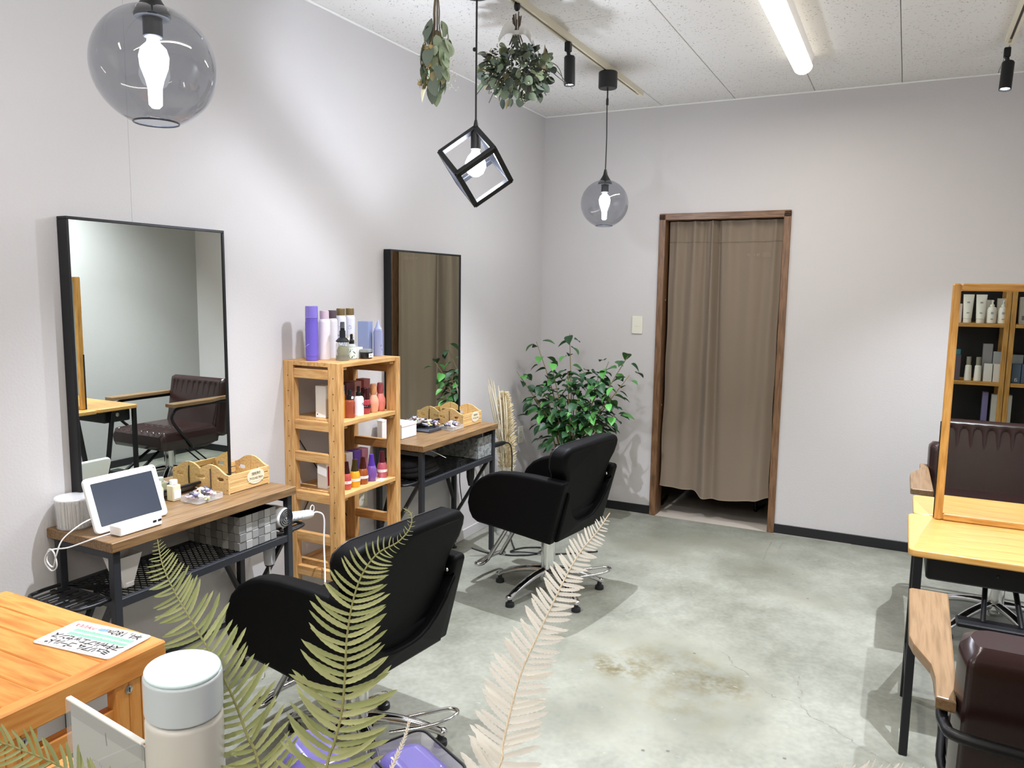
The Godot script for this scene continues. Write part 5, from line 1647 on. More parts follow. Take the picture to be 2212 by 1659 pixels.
func black_chair(at: Vector3, turn: float, label: String) -> void:
	# black vinyl styling chair; it faces -x, its left arm is towards +z; origin on the floor under the column
	var o := thing("styling_chair", label, "chair", at, turn, "black styling chairs")
	star_base(o, 0.275, 1.88 + turn)
	part(o, "column", mb().lathe([[0, 0.12], [0.036, 0.12], [0.036, 0.31], [0.03, 0.315], [0, 0.315]], 28), M.chrome)
	part(o, "gas_lift", mb().lathe([[0, 0.3], [0.024, 0.3], [0.024, 0.35], [0, 0.35]], 20), M.brushed)
	part(o, "lift_plate", mb().box(Vector3(0, 0.342, 0), Vector3(0.2, 0.03, 0.18), 0.006), M.black_metal)
	part(o, "pump_lever", mb().tube(smooth_path([Vector3(0.04, 0.09, -0.03), Vector3(0.14, 0.1, -0.16), Vector3(0.2, 0.1, -0.24), Vector3(0.235, 0.1, -0.22), Vector3(0.2, 0.09, -0.14), Vector3(0.1, 0.08, -0.04)], 5), 0.007, 8), M.chrome)
	# arms: flat upholstered side panels with a round front
	var prof := PackedVector2Array()
	for q in [[0.163, 0.344], [0.238, 0.628], [0.236, 0.640], [0.226, 0.646], [0.05, 0.652], [-0.06, 0.650], [-0.136, 0.641], [-0.19, 0.624], [-0.24, 0.596], [-0.278, 0.558], [-0.302, 0.512], [-0.312, 0.466], [-0.302, 0.425], [-0.282, 0.392], [-0.25, 0.376], [-0.1, 0.366]]:
		prof.append(Vector2(q[0], q[1]))
	for s in [-1, 1]:
		var z0: float = 0.205 if s > 0 else -0.265
		part(o, "arm_panel", mb().prism(prof, 0.06, 0.014, true, 3, Vector3(0, 0, z0)), M.vinyl_black)
		for k in [[0.215, 0.6], [0.19, 0.5]]:
			part(o, "bolt", mb().ball(Vector3(k[0] - 0.008, k[1], s * 0.2), Vector3(0.008, 0.008, 0.006), 10, 6), M.chrome)
	# rear shell between the arms, dipping in the middle
	var sh := PackedVector2Array()
	sh.append(Vector2(-0.21, 0.345))
	sh.append(Vector2(0.21, 0.345))
	for i in 13:
		var u := 1.0 - 2.0 * i / 12.0
		sh.append(Vector2(0.21 * u, 0.42 + 0.17 * pow(absf(u), 3.0)))
	var m := mb()
	m.xf = Transform3D(Basis(Vector3.UP, PI / 2), Vector3.ZERO)
	m.prism(sh, 0.05, 0.01, true, 2, Vector3(0, 0, 0.13), Vector3(0.25, 0.305, -0.25))
	part(o, "rear_shell", m, M.vinyl_black)
	# backrest: leaning cushion, wider above the arms
	var bk := PackedVector2Array()
	for i in 9:
		var u := -1.0 + 2.0 * i / 8.0
		bk.append(Vector2(0.185 * u, 0.425 + 0.03 * u * u))
	for q in [[0.203, 0.5], [0.204, 0.62], [0.215, 0.66], [0.25, 0.70], [0.262, 0.745], [0.258, 0.775], [0.235, 0.793]]:
		bk.append(Vector2(q[0], q[1]))
	for i in 7:
		var u := 0.8 - 1.6 * i / 6.0
		bk.append(Vector2(0.26 * u, 0.800 + 0.006 * (1.0 - u * u)))
	for q in [[-0.235, 0.793], [-0.258, 0.775], [-0.262, 0.745], [-0.25, 0.70], [-0.215, 0.66], [-0.204, 0.62], [-0.203, 0.5]]:
		bk.append(Vector2(q[0], q[1]))
	m = mb()
	m.xf = Transform3D(Basis(Vector3.UP, PI / 2), Vector3.ZERO)
	m.prism(bk, 0.098, 0.026, true, 4, Vector3(0, 0, 0.075), Vector3(0.24, 0.42, -0.18))
	var back := part(o, "backrest", m, M.vinyl_black)
	var pip := []
	for q in bk:
		pip.append(m.xf * Vector3(q.x * 0.988, q.y, 0.094 + 0.24 * (q.y - 0.42) - 0.18 * q.x * q.x))
	pip.append(pip[0])
	part(back, "piping", mb().tube(pip, 0.0028, 5, false), M.black_plastic)
	m = mb()
	m.xf = Transform3D(Basis(Vector3.RIGHT, -PI / 2), Vector3(0, 0.365, 0))
	m.prism(rrect(0.47, 0.40, 0.05, 5, Vector2(-0.05, 0)), 0.11, 0.035, true, 4)
	part(o, "seat", m, M.vinyl_black)
	# chrome footrest: two bars and a loop
	for s in [-1, 1]:
		part(o, "footrest_bar", mb().tube([Vector3(-0.18, 0.36, s * 0.045), Vector3(-0.33, 0.115, s * 0.06)], 0.011, 10), M.chrome)
	part(o, "footrest_loop", mb().tube(smooth_path([Vector3(-0.33, 0.115, 0.06), Vector3(-0.34, 0.1, 0.1), Vector3(-0.365, 0.1, 0.11), Vector3(-0.375, 0.1, 0.0), Vector3(-0.365, 0.1, -0.11), Vector3(-0.34, 0.1, -0.1), Vector3(-0.33, 0.115, -0.06)], 5), 0.011, 10), M.chrome)


func black_chairs() -> void:
	black_chair(Vector3(0.787, 0, 1.576), -0.135, "black vinyl styling chair at the far desk by the ficus")
	black_chair(Vector3(0.801, 0, 3.107), -0.105, "black vinyl styling chair behind the green fern fronds")


func pleated(w: float, h: float, t: float, n: int, from_y: float, to_y: float, xf: Transform3D) -> MB:
	# an upholstered slab in the xy plane, front towards +z, with n vertical channels between from_y and to_y
	var P := []
	var rows := 26
	var cols := n * 10 + 24
	var m := mb()
	# walk round the section: front from left to right, then rear
	for i in rows + 1:
		var y := h * i / rows
		var ring := PackedVector3Array()
		var e := minf(minf(y, h - y) / 0.03, 1.0)
		var round_ := sqrt(maxf(0.0, 1.0 - pow(1.0 - e, 2.0)))
		var half_t := t / 2 * (0.55 + 0.45 * round_)
		var hw := w / 2 - 0.018 * (1.0 - round_)
		for j in cols:
			var u := float(j) / (cols - 1)
			var x := lerpf(-hw, hw, u)
			var se := minf(minf(u, 1.0 - u) * w / 0.04, 1.0)
			var z := half_t * sqrt(maxf(0.0, 1.0 - pow(1.0 - se, 2.0)))
			if y > from_y and y < to_y and u > 0.1 and u < 0.9:
				var f := (u - 0.1) / 0.8 * n
				var fade := smoothstep(from_y, from_y + 0.03, y) * (1.0 - smoothstep(to_y - 0.02, to_y, y))
				z -= 0.018 * fade * pow(absf(cos(PI * f)), 2.0)
			ring.append(xf * Vector3(x, y, z))
		for j in range(cols - 1, -1, -2):
			var u := float(j) / (cols - 1)
			var x := lerpf(-hw, hw, u)
			var se := minf(minf(u, 1.0 - u) * w / 0.014, 1.0)
			ring.append(xf * Vector3(x, y, -half_t * sqrt(maxf(0.0, 1.0 - pow(1.0 - se, 2.0)))))
		P.append(ring)
	m.grid(P, true, true)
	# close top and bottom
	for q in [[P[0], false], [P[-1], true]]:
		var ring: PackedVector3Array = q[0]
		var c := Vector3.ZERO
		for p in ring:
			c += p
		c /= ring.size()
		for j in ring.size():
			var k := (j + 1) % ring.size()
			if q[1]:
				m.tri(c, ring[j], ring[k])
			else:
				m.tri(c, ring[k], ring[j])
	return m


func leather_chair(at: Vector3, turn: float, lift: float, label: String) -> void:
	# retro leather barber chair with wooden arms; faces -z
	var o := thing("leather_chair", label, "chair", at, turn, "brown leather chairs with wooden arms")
	star_base(o, 0.29, 0.4)
	part(o, "column", mb().lathe([[0, 0.12], [0.04, 0.12], [0.04, 0.28], [0.034, 0.285], [0, 0.285]], 28), M.chrome)
	part(o, "gas_lift", mb().lathe([[0, 0.28], [0.026, 0.28], [0.026, 0.31 + lift], [0, 0.31 + lift]], 20), M.brushed)
	part(o, "lift_plate", mb().box(Vector3(0, 0.315 + lift, 0.02), Vector3(0.2, 0.03, 0.2), 0.006), M.black_metal)
	var k0 := Transform3D(Basis(), Vector3(0, lift, 0))
	# seat: thick cushion with channels over the front edge
	var sx := Transform3D(Basis(Vector3.RIGHT, -PI / 2), Vector3(0, 0.405 + lift, 0.25))
	var seat := pleated(0.56, 0.53, 0.135, 7, 0.28, 0.52, sx)
	part(o, "seat", seat, M.leather)
	# backrest: channels on the upper front, leaning back
	var bx := Transform3D(Basis(Vector3.RIGHT, 0.16) * Basis(Vector3.UP, PI), Vector3(0, 0.375 + lift, 0.255))
	var back := pleated(0.6, 0.445, 0.115, 8, 0.06, 0.405, bx)
	var bp := part(o, "backrest", back, M.leather)
	part(bp, "back_seam", mb().tube([bx * Vector3(-0.14, 0.05, -0.0575), bx * Vector3(-0.14, 0.25, -0.0585)], 0.003, 6), M.black_plastic)
	part(bp, "rivet", mb().ball(bx * Vector3(-0.16, 0.16, -0.058), Vector3(0.006, 0.006, 0.004), 8, 5), M.black_metal)
	# one-piece shell under the cushions: seat pan, rounded rear corner and back
	var sp := PackedVector2Array()
	for q in [[-0.235, 0.335], [0.12, 0.315], [0.2, 0.33], [0.255, 0.375], [0.283, 0.44], [0.345, 0.76], [0.335, 0.775], [0.27, 0.775], [0.19, 0.45], [0.1, 0.41], [-0.235, 0.41]]:
		sp.append(Vector2(-q[0], q[1] + lift))
	sp.reverse()
	var shl := mb()
	shl.xf = Transform3D(Basis(Vector3.UP, PI / 2), Vector3.ZERO)
	shl.prism(sp, 0.54, 0.02, false, 3, Vector3(0, 0, -0.27))
	part(o, "shell", shl, M.leather)
	# wooden arm boards: broad in front, swept in at the rear
	for s in [-1, 1]:
		var p := PackedVector2Array()
		for q in [[0.285, -0.25], [0.291, -0.254], [0.368, -0.254], [0.375, -0.247], [0.376, 0.07], [0.368, 0.11], [0.352, 0.155], [0.336, 0.2], [0.33, 0.26], [0.331, 0.345], [0.297, 0.35], [0.292, 0.2]]:
			p.append(Vector2(q[0] * s, -q[1]))
		if s > 0:
			p.reverse()
		var m := mb()
		m.xf = Transform3D(Basis(Vector3.RIGHT, -PI / 2), Vector3(0, 0.665 + lift, 0))
		m.prism(p, 0.026, 0.004, false, 2)
		part(o, "arm_rest", m, M.arm_wood, "wooden arm rest")
		# black tube under the arm, round the front and down to the seat
		part(o, "arm_tube", mb().tube(smooth_path([k0 * Vector3(s * 0.315, 0.652, 0.3), k0 * Vector3(s * 0.325, 0.652, 0.0), k0 * Vector3(s * 0.325, 0.65, -0.15), k0 * Vector3(s * 0.32, 0.63, -0.205), k0 * Vector3(s * 0.315, 0.575, -0.225), k0 * Vector3(s * 0.3, 0.5, -0.17), k0 * Vector3(s * 0.285, 0.42, -0.09), k0 * Vector3(s * 0.27, 0.33, -0.02), k0 * Vector3(s * 0.1, 0.325, 0.0)], 5), 0.011, 10), M.black_metal)
	part(o, "back_tube", mb().tube(smooth_path([k0 * Vector3(-0.315, 0.652, 0.28), k0 * Vector3(-0.315, 0.648, 0.36), k0 * Vector3(-0.27, 0.645, 0.4), k0 * Vector3(0, 0.64, 0.405), k0 * Vector3(0.27, 0.645, 0.4), k0 * Vector3(0.315, 0.648, 0.36), k0 * Vector3(0.315, 0.652, 0.28)], 6), 0.011, 10), M.black_metal)
	for s in [-1, 1]:
		part(o, "footrest_bar", mb().tube([Vector3(s * 0.05, 0.32 + lift, -0.1), Vector3(s * 0.07, 0.14, -0.34)], 0.011, 10), M.black_metal)
		part(o, "pedal_rod", mb().tube([Vector3(s * 0.05, 0.3, 0.1), Vector3(s * 0.06, 0.07, 0.36)], 0.006, 8), M.black_metal)
	part(o, "footrest_plate", mb().box(Vector3(0, 0.14, -0.36), Vector3(0.34, 0.02, 0.09), 0.006), M.black_metal)


func trestle_table(z0: float, z1: float, x0: float, x1: float, label: String, sgn: float) -> void:
	var y := 0.70
	var o := thing("wooden_table", label, "table", Vector3((x0 + x1) / 2, 0, (z0 + z1) / 2), 0.0, "bamboo topped tables back to back")
	var w := x1 - x0
	var d := z1 - z0
	var m := mb()
	m.xf = Transform3D(Basis(Vector3.RIGHT, -PI / 2), Vector3(0, y - 0.024, 0))
	m.prism(rrect(w, d, 0.025, 4), 0.024, 0.005, true, 3)
	part(o, "table_top", m, M.bamboo)
	for s in [-1, 1]:
		var x: float = s * (w / 2 - 0.03)
		var zf := sgn * (d / 2 - 0.016)
		part(o, "leg", mb().bar(Vector3(x, 0.0, zf), Vector3(x, y - 0.024, zf), 0.026, 0.026, 0.003), M.black_metal)
		part(o, "leg", mb().bar(Vector3(x, 0.0, -sgn * (d / 2 - 0.03)), Vector3(x, y - 0.024, -sgn * (d / 2 - 0.13)), 0.026, 0.022, 0.003), M.black_metal)
		part(o, "leg_rail", mb().bar(Vector3(x, 0.22, zf), Vector3(x, 0.22, -sgn * (d / 2 - 0.06)), 0.02, 0.02, 0.002), M.black_metal)
	m = mb()
	m.prism(rrect(w - 0.11, 0.085, 0.012, 3), d * 0.62, 0.006, true, 2, Vector3(0, y - 0.0675, -d * 0.31 + sgn * 0.03))
	var dr := part(o, "drawer_box", m, M.black_plastic)
	part(dr, "rivet", mb().ball(Vector3(-(w - 0.11) / 2, y - 0.06, sgn * 0.03), Vector3(0.004, 0.014, 0.014), 10, 6), M.brushed)
	part(dr, "drawer_knob", mb().ball(Vector3(-(w - 0.11) / 2 + 0.2, y - 0.066, sgn * d * 0.36), Vector3(0.008, 0.008, 0.012), 10, 6), M.black_metal)


func double_station() -> void:
	trestle_table(1.822, 2.286, 2.357, 3.12, "bamboo topped table that the wooden framed mirror stands on", 1.0)
	trestle_table(1.515, 1.818, 2.374, 3.12, "bamboo topped table pushed against the rear of the mirror table", -1.0)
	# wooden framed mirror, double sided, upright on the joint of the tables
	var o := thing("table_mirror", "oak framed mirror standing upright on the bamboo table", "mirror", Vector3(2.74, 0.7005, 1.858))
	var w := 0.6
	var h := 0.846
	var f := 0.026
	var d := 0.034
	for s in [-1, 1]:
		part(o, "frame_stile", mb().box(Vector3(s * (w - f) / 2, h / 2, 0), Vector3(f, h, d), 0.005), M.oak)
		var ox: StandardMaterial3D = wood_again("oak", Vector3(0.9, 9, 9), 0.4)
		part(o, "frame_rail", mb().box(Vector3(0, h / 2 + s * (h - f) / 2, 0), Vector3(w - 2 * f, f, d), 0.005), ox)
	part(o, "mirror_pane", mb().box(Vector3(0, h / 2, d / 2 - 0.006), Vector3(w - 2 * f, h - 2 * f, 0.004)), M.mirror, "mirror glass")
	part(o, "mirror_pane", mb().box(Vector3(0, h / 2, -d / 2 + 0.006), Vector3(w - 2 * f, h - 2 * f, 0.004)), M.mirror, "rear mirror glass")
	part(o, "backing_strip", mb().box(Vector3(-w / 2 - 0.0015, h * 0.21, -0.012), Vector3(0.003, h * 0.42, 0.008), 0.001), M.black_metal)
	leather_chair(Vector3(2.73, 0, 3.03), 0.0, 0.052, "brown leather chair with wooden arms seen from behind at the right")
	leather_chair(Vector3(2.745, 0, 0.985), PI, -0.03, "brown leather chair with wooden arms beyond the oak framed mirror")


func tube_pack(label: String, at: Vector3, h: float, r: float, m: Material, group: String) -> void:
	# squeeze tube standing on its cap, crimped at the top
	var o := thing("cream_tube", label, "tube", at, PI, group)
	part(o, "cap", mb().lathe([[0, 0], [r * 0.9, 0], [r * 0.95, 0.003], [r * 0.95, 0.025], [0, 0.026]], 18), m)
	var P := []
	for i in 9:
		var t := i / 8.0
		var ring := PackedVector3Array()
		for k in 20:
			var a := TAU * k / 20.0
			ring.append(Vector3(cos(a) * r * lerpf(1.0, 1.28, t), 0.026 + (h - 0.026) * t, sin(a) * r * lerpf(1.0, 0.06, t)))
		P.append(ring)
	part(o, "body", mb().grid(P, true), m)
	for k in [0.35, 0.72]:
		part(o, "print", mb().box(Vector3(0, h * k, r * (1.02 - 0.85 * k)), Vector3(0.014, 0.008, 0.003)), hexm("9a9a98", 0.6))


func counter_shelf() -> void:
	# product shelves beside the camera: seen only in the oak framed mirror
	var z := 4.3
	var g := "products on the shelf reflected in the oak framed mirror"
	var o := thing("product_shelf", "oak product shelf reflected in the table mirror", "shelf unit", Vector3(2.9, 0, z))
	var wx := wood_again("oak", Vector3(0.9, 9, 9), 0.4)
	for x in [-0.44, -0.06, -0.03, 0.36]:
		for s in [-1, 1]:
			part(o, "post", mb().box(Vector3(x, 0.85, s * 0.11), Vector3(0.026, 1.7, 0.03), 0.002), M.oak)
	var ys := [0.36, 0.655, 0.99, 1.342, 1.69]
	for y in ys:
		part(o, "shelf_board", mb().box(Vector3(-0.25, y - 0.011, 0), Vector3(0.36, 0.022, 0.25), 0.002), wx)
		part(o, "shelf_board", mb().box(Vector3(0.165, y - 0.011, 0), Vector3(0.36, 0.022, 0.25), 0.002), wx)
	part(o, "back_panel", mb().box(Vector3(-0.04, 0.85, 0.135), Vector3(0.84, 1.68, 0.012), 0.001), hexm("0e0e10", 0.6))
	var wh := hexm("e6e4dc", 0.4)
	var zf := z - 0.07
	# upper shelf
	tube_pack("white cream tube at the left of the reflected upper shelf", Vector3(2.637, 1.3425, zf), 0.172, 0.023, wh, g)
	tube_pack("white cream tube next to the reflected pump bottles", Vector3(2.705, 1.3425, zf), 0.172, 0.023, wh, g)
	for k in 2:
		var x := 2.763 + k * 0.057
		o = bottle("pump_bottle", ["white pump bottle beside the reflected cream tubes", "white pump bottle beside the reflected small carton"][k], "bottle", Vector3(x, 1.3425, zf), [[0, 0], [0.022, 0], [0.025, 0.004], [0.025, 0.08], [0.021, 0.095], [0.011, 0.1], [0, 0.1]], wh, [["pump", [[0, 0.1], [0.012, 0.1], [0.012, 0.112], [0.005, 0.115], [0.005, 0.13], [0, 0.13]], wh]], g)
		part(o, "pump_spout", mb().box(Vector3(0, 0.134, -0.008), Vector3(0.012, 0.009, 0.034), 0.003), wh)
		part(o, "print", mb().box(Vector3(0, 0.062, -0.0252), Vector3(0.014, 0.014, 0.0008)), hexm("9fa4a8", 0.6))
		part(o, "print", mb().box(Vector3(0, 0.026, -0.0252), Vector3(0.014, 0.008, 0.0008)), hexm("9fa4a8", 0.6))
	carton("product_box", "small pinkish carton at the edge of the reflected upper shelf", Vector3(2.592, 1.3425, zf + 0.02), Vector3(0.03, 0.115, 0.04), hexm("d9c4bb", 0.6), g)
	carton("product_box", "small white carton next to the reflected shelf post", Vector3(2.815 + 0.045, 1.3425, zf + 0.05), Vector3(0.034, 0.085, 0.04), wh, g)
	o = carton("product_box", "white carton with a dark botanical print in the reflected shelf", Vector3(2.94, 1.3425, zf + 0.01), Vector3(0.075, 0.16, 0.05), wh, g)
	var im := Image.create(128, 256, false, Image.FORMAT_RGB8)
	im.fill(Color("c9c8c4"))
	for k in 40:
		var a := rng.randf() * TAU
		pen(im, [Vector2(64, 80), Vector2(64, 80) + Vector2.from_angle(a) * rng.randf_range(14, 42)], 2.2, Color("26272a"))
	im.fill_rect(Rect2i(16, 180, 96, 44), Color("77726c"))
	part(o, "printed_panel", sheet(0.066, 0.15, Transform3D(Basis(Vector3.UP, PI), Vector3(0, 0.08, -0.0258))), picture(im, 0.5))
	for k in 2:
		carton("product_box", ["white carton behind the reflected pump bottles", "tall white carton behind the reflected pump bottles"][k], Vector3(2.75 + k * 0.07, 1.3425, zf + 0.1), Vector3(0.05, 0.14 + 0.01 * k, 0.05), wh, g)
	# middle shelf
	o = carton("product_box", "mauve carton with a teal lid in the reflected shelf", Vector3(2.603, 0.9905, zf), Vector3(0.036, 0.155, 0.045), hexm("574a56", 0.5), g)
	part(o, "lid", mb().box(Vector3(0.003, 0.172, 0), Vector3(0.024, 0.034, 0.024), 0.003), hexm("2f7480", 0.4))
	for k in 2:
		bottle("toner_bottle", ["white bottle with a grey cap beside the reflected mauve carton", "white bottle with a grey cap beside the reflected white cartons"][k], "bottle", Vector3(2.665 + k * 0.051, 0.9905, zf), [[0, 0], [0.019, 0], [0.02, 0.004], [0.017, 0.09], [0.013, 0.095], [0, 0.095]], wh, [["cap", [[0, 0.095], [0.0125, 0.095], [0.0135, 0.145], [0, 0.146]], hexm("8f8c7e", 0.4)]], g)
	for k in 2:
		carton("product_box", ["white carton in front of the reflected grey box", "white carton next to the reflected shelf post, middle shelf"][k], Vector3(2.768 + k * 0.049, 0.9905, zf), Vector3(0.044, 0.108, 0.045), hexm("d8d6d2", 0.5), g)
	carton("product_box", "tall silver grey carton in the reflected middle shelf", Vector3(2.765, 0.9905, zf + 0.075), Vector3(0.05, 0.225, 0.05), hexm("98969a", 0.45), g)
	carton("product_box", "pale clear fronted carton behind the reflected white cartons", Vector3(2.822, 0.9905, zf + 0.07), Vector3(0.056, 0.18, 0.05), hexm("b6b9bd", 0.3), g)
	for k in 3:
		o = carton("product_box", ["blue carton lettered a, nearest the reflected shelf post", "blue carton lettered a, middle one of the reflected row", "blue carton lettered a, last of the reflected row"][k], Vector3(2.912 + k * 0.05, 0.9905, zf), Vector3(0.046, 0.115, 0.045), hexm("4d6076", 0.5), g)
		words(o, "lettering", "a", 0.036, Transform3D(Basis(Vector3.UP, PI), Vector3(0, 0.022, -0.0232)), M.white_matt)
	for k in 2:
		carton("product_box", ["silver carton behind the reflected blue cartons", "white carton behind the reflected blue cartons"][k], Vector3(2.92 + k * 0.07, 0.9905, zf + 0.075), Vector3(0.06, 0.165 + k * 0.06, 0.05), [hexm("9aa0a4", 0.4), wh][k], g)
	# lower shelf: teal pots, a violet folder and small white boxes
	for k in 4:
		o = bottle("dark_pot", ["teal glass pot at the left of the reflected lower shelf", "teal glass pot with a clear base in the reflected lower shelf", "teal glass pot near the middle of the reflected lower shelf", "teal glass pot near the reflected white dish"][k], "pot", Vector3(2.6 + k * 0.052, 0.6555, zf), [[0, 0], [0.022, 0], [0.024, 0.004], [0.024, 0.05], [0, 0.051]], hexm("8fa3a3", 0.2), [["lid", [[0, 0.051], [0.0235, 0.051], [0.0235, 0.09], [0, 0.091]], hexm("14403f", 0.25)]], g)
	o = carton("product_box", "shallow white box at the right of the reflected lower shelf", Vector3(2.815, 0.6555, zf), Vector3(0.06, 0.05, 0.05), wh, g)
	carton("product_box", "slim violet box on the reflected lower shelf", Vector3(2.775, 0.6555, zf + 0.1), Vector3(0.03, 0.26, 0.05), hexm("8b83b4", 0.5), g)
	carton("product_box", "tall white box on the reflected lower shelf", Vector3(2.825, 0.6555, zf + 0.1), Vector3(0.035, 0.25, 0.05), wh, g)
	carton("product_box", "tall white box past the reflected shelf post", Vector3(2.9, 0.6555, zf + 0.1), Vector3(0.03, 0.25, 0.05), wh, g)


func leaflet(l: float, w: float, bend: float, teeth: int, curl: float) -> MB:
	# one fern leaflet: toothed blade along +x, a little drooped and folded
	var P := []
	var n := teeth * 2
	for i in n + 1:
		var t := float(i) / n
		var hw := w * (0.62 + 0.38 * minf(1.0, t * 5.0)) * sqrt(maxf(0.02, 1.0 - pow(maxf(0.0, t - 0.55) / 0.45, 2.0))) * (1.0 if i % 2 == 0 else 0.84)
		if i == n:
			hw = 0.0003
		var c := Vector3(t * l, bend * t * t * l, -curl * t * t * l)
		P.append(PackedVector3Array([c + Vector3(-0.3 * hw, -hw, 0.25 * hw), c + Vector3(0, -hw * 0.4, 0), c, c + Vector3(0, hw * 0.4, 0), c + Vector3(-0.3 * hw, hw, 0.25 * hw)]))
	var m := mb()
	m.grid(P)
	return m


func frond(label: String, pts: Array, lens: Array, m1: Material, m2: Material, stalk: Material, first: float, step: float, slant: float, wide: float, cup: float, group: String, arch := 0.0) -> void:
	# a fern frond: rachis through pts (tip first), leaflets both sides in the plane that faces the room
	var o := thing("fern_frond", label, "fern", Vector3.ZERO, 0.0, group)
	var path := smooth_path(pts, 8)
	var cum := [0.0]
	for i in path.size() - 1:
		cum.append(cum[-1] + path[i].distance_to(path[i + 1]))
	var total: float = cum[-1]
	var rad := []
	for i in path.size():
		rad.append(lerpf(0.0006, 0.0022, cum[i] / total))
	part(o, "rachis", mb().tube(path, rad, 7), stalk)
	var kinds := []
	for k in 8:
		kinds.append(leaflet(1.0, 0.062 * wide, ([0.12, 0.2, 0.16, 0.28][k % 4] + arch) * (1.0 if k < 4 else -1.0), 8, [0.06, 0.16, 0.0, 0.1][k % 4]).mesh())
	var facing := Vector3(0.42, 0.15, 0.9).normalized()
	var s := first
	var i := 0
	var n := 0
	while s < total * lens[-1][0]:
		while cum[i + 1] < s:
			i += 1
		var f: float = (s - cum[i]) / maxf(1e-6, cum[i + 1] - cum[i])
		var p: Vector3 = path[i].lerp(path[i + 1], f)
		var tip_dir: Vector3 = (path[maxi(i - 1, 0)] - path[mini(i + 2, path.size() - 1)]).normalized()
		var u := s / total
		var len := 0.0
		for k in lens.size() - 1:
			if u >= lens[k][0] and u <= lens[k + 1][0]:
				len = lerpf(lens[k][1], lens[k + 1][1], (u - lens[k][0]) / (lens[k + 1][0] - lens[k][0]))
		for sd in [-1, 1]:
			var out: Vector3 = tip_dir.cross(facing).normalized() * sd
			var d := (out * cos(slant) + tip_dir * sin(slant + rng.randf_range(-0.1, 0.1)) + facing * (cup + rng.randf_range(-0.12, 0.12))).normalized()
			var z := (facing - d * facing.dot(d)).normalized()
			z = (z + d.cross(z) * rng.randf_range(-0.25, 0.25)).normalized()
			var L := len * rng.randf_range(0.85, 1.1)
			var w := shape(o, "leaflet", kinds[(n * 3 + int(sd) + 1) % 4 + (0 if sd > 0 else 4)], m1 if (n * 7 + sd) % 5 < 3 else m2)
			w.transform = Transform3D(Basis(d * L, z.cross(d) * L, z * L), p + z * 0.0005)
		n += 1
		s += step * rng.randf_range(0.9, 1.1) * (0.6 + 0.4 * minf(1.0, u * 3.0))


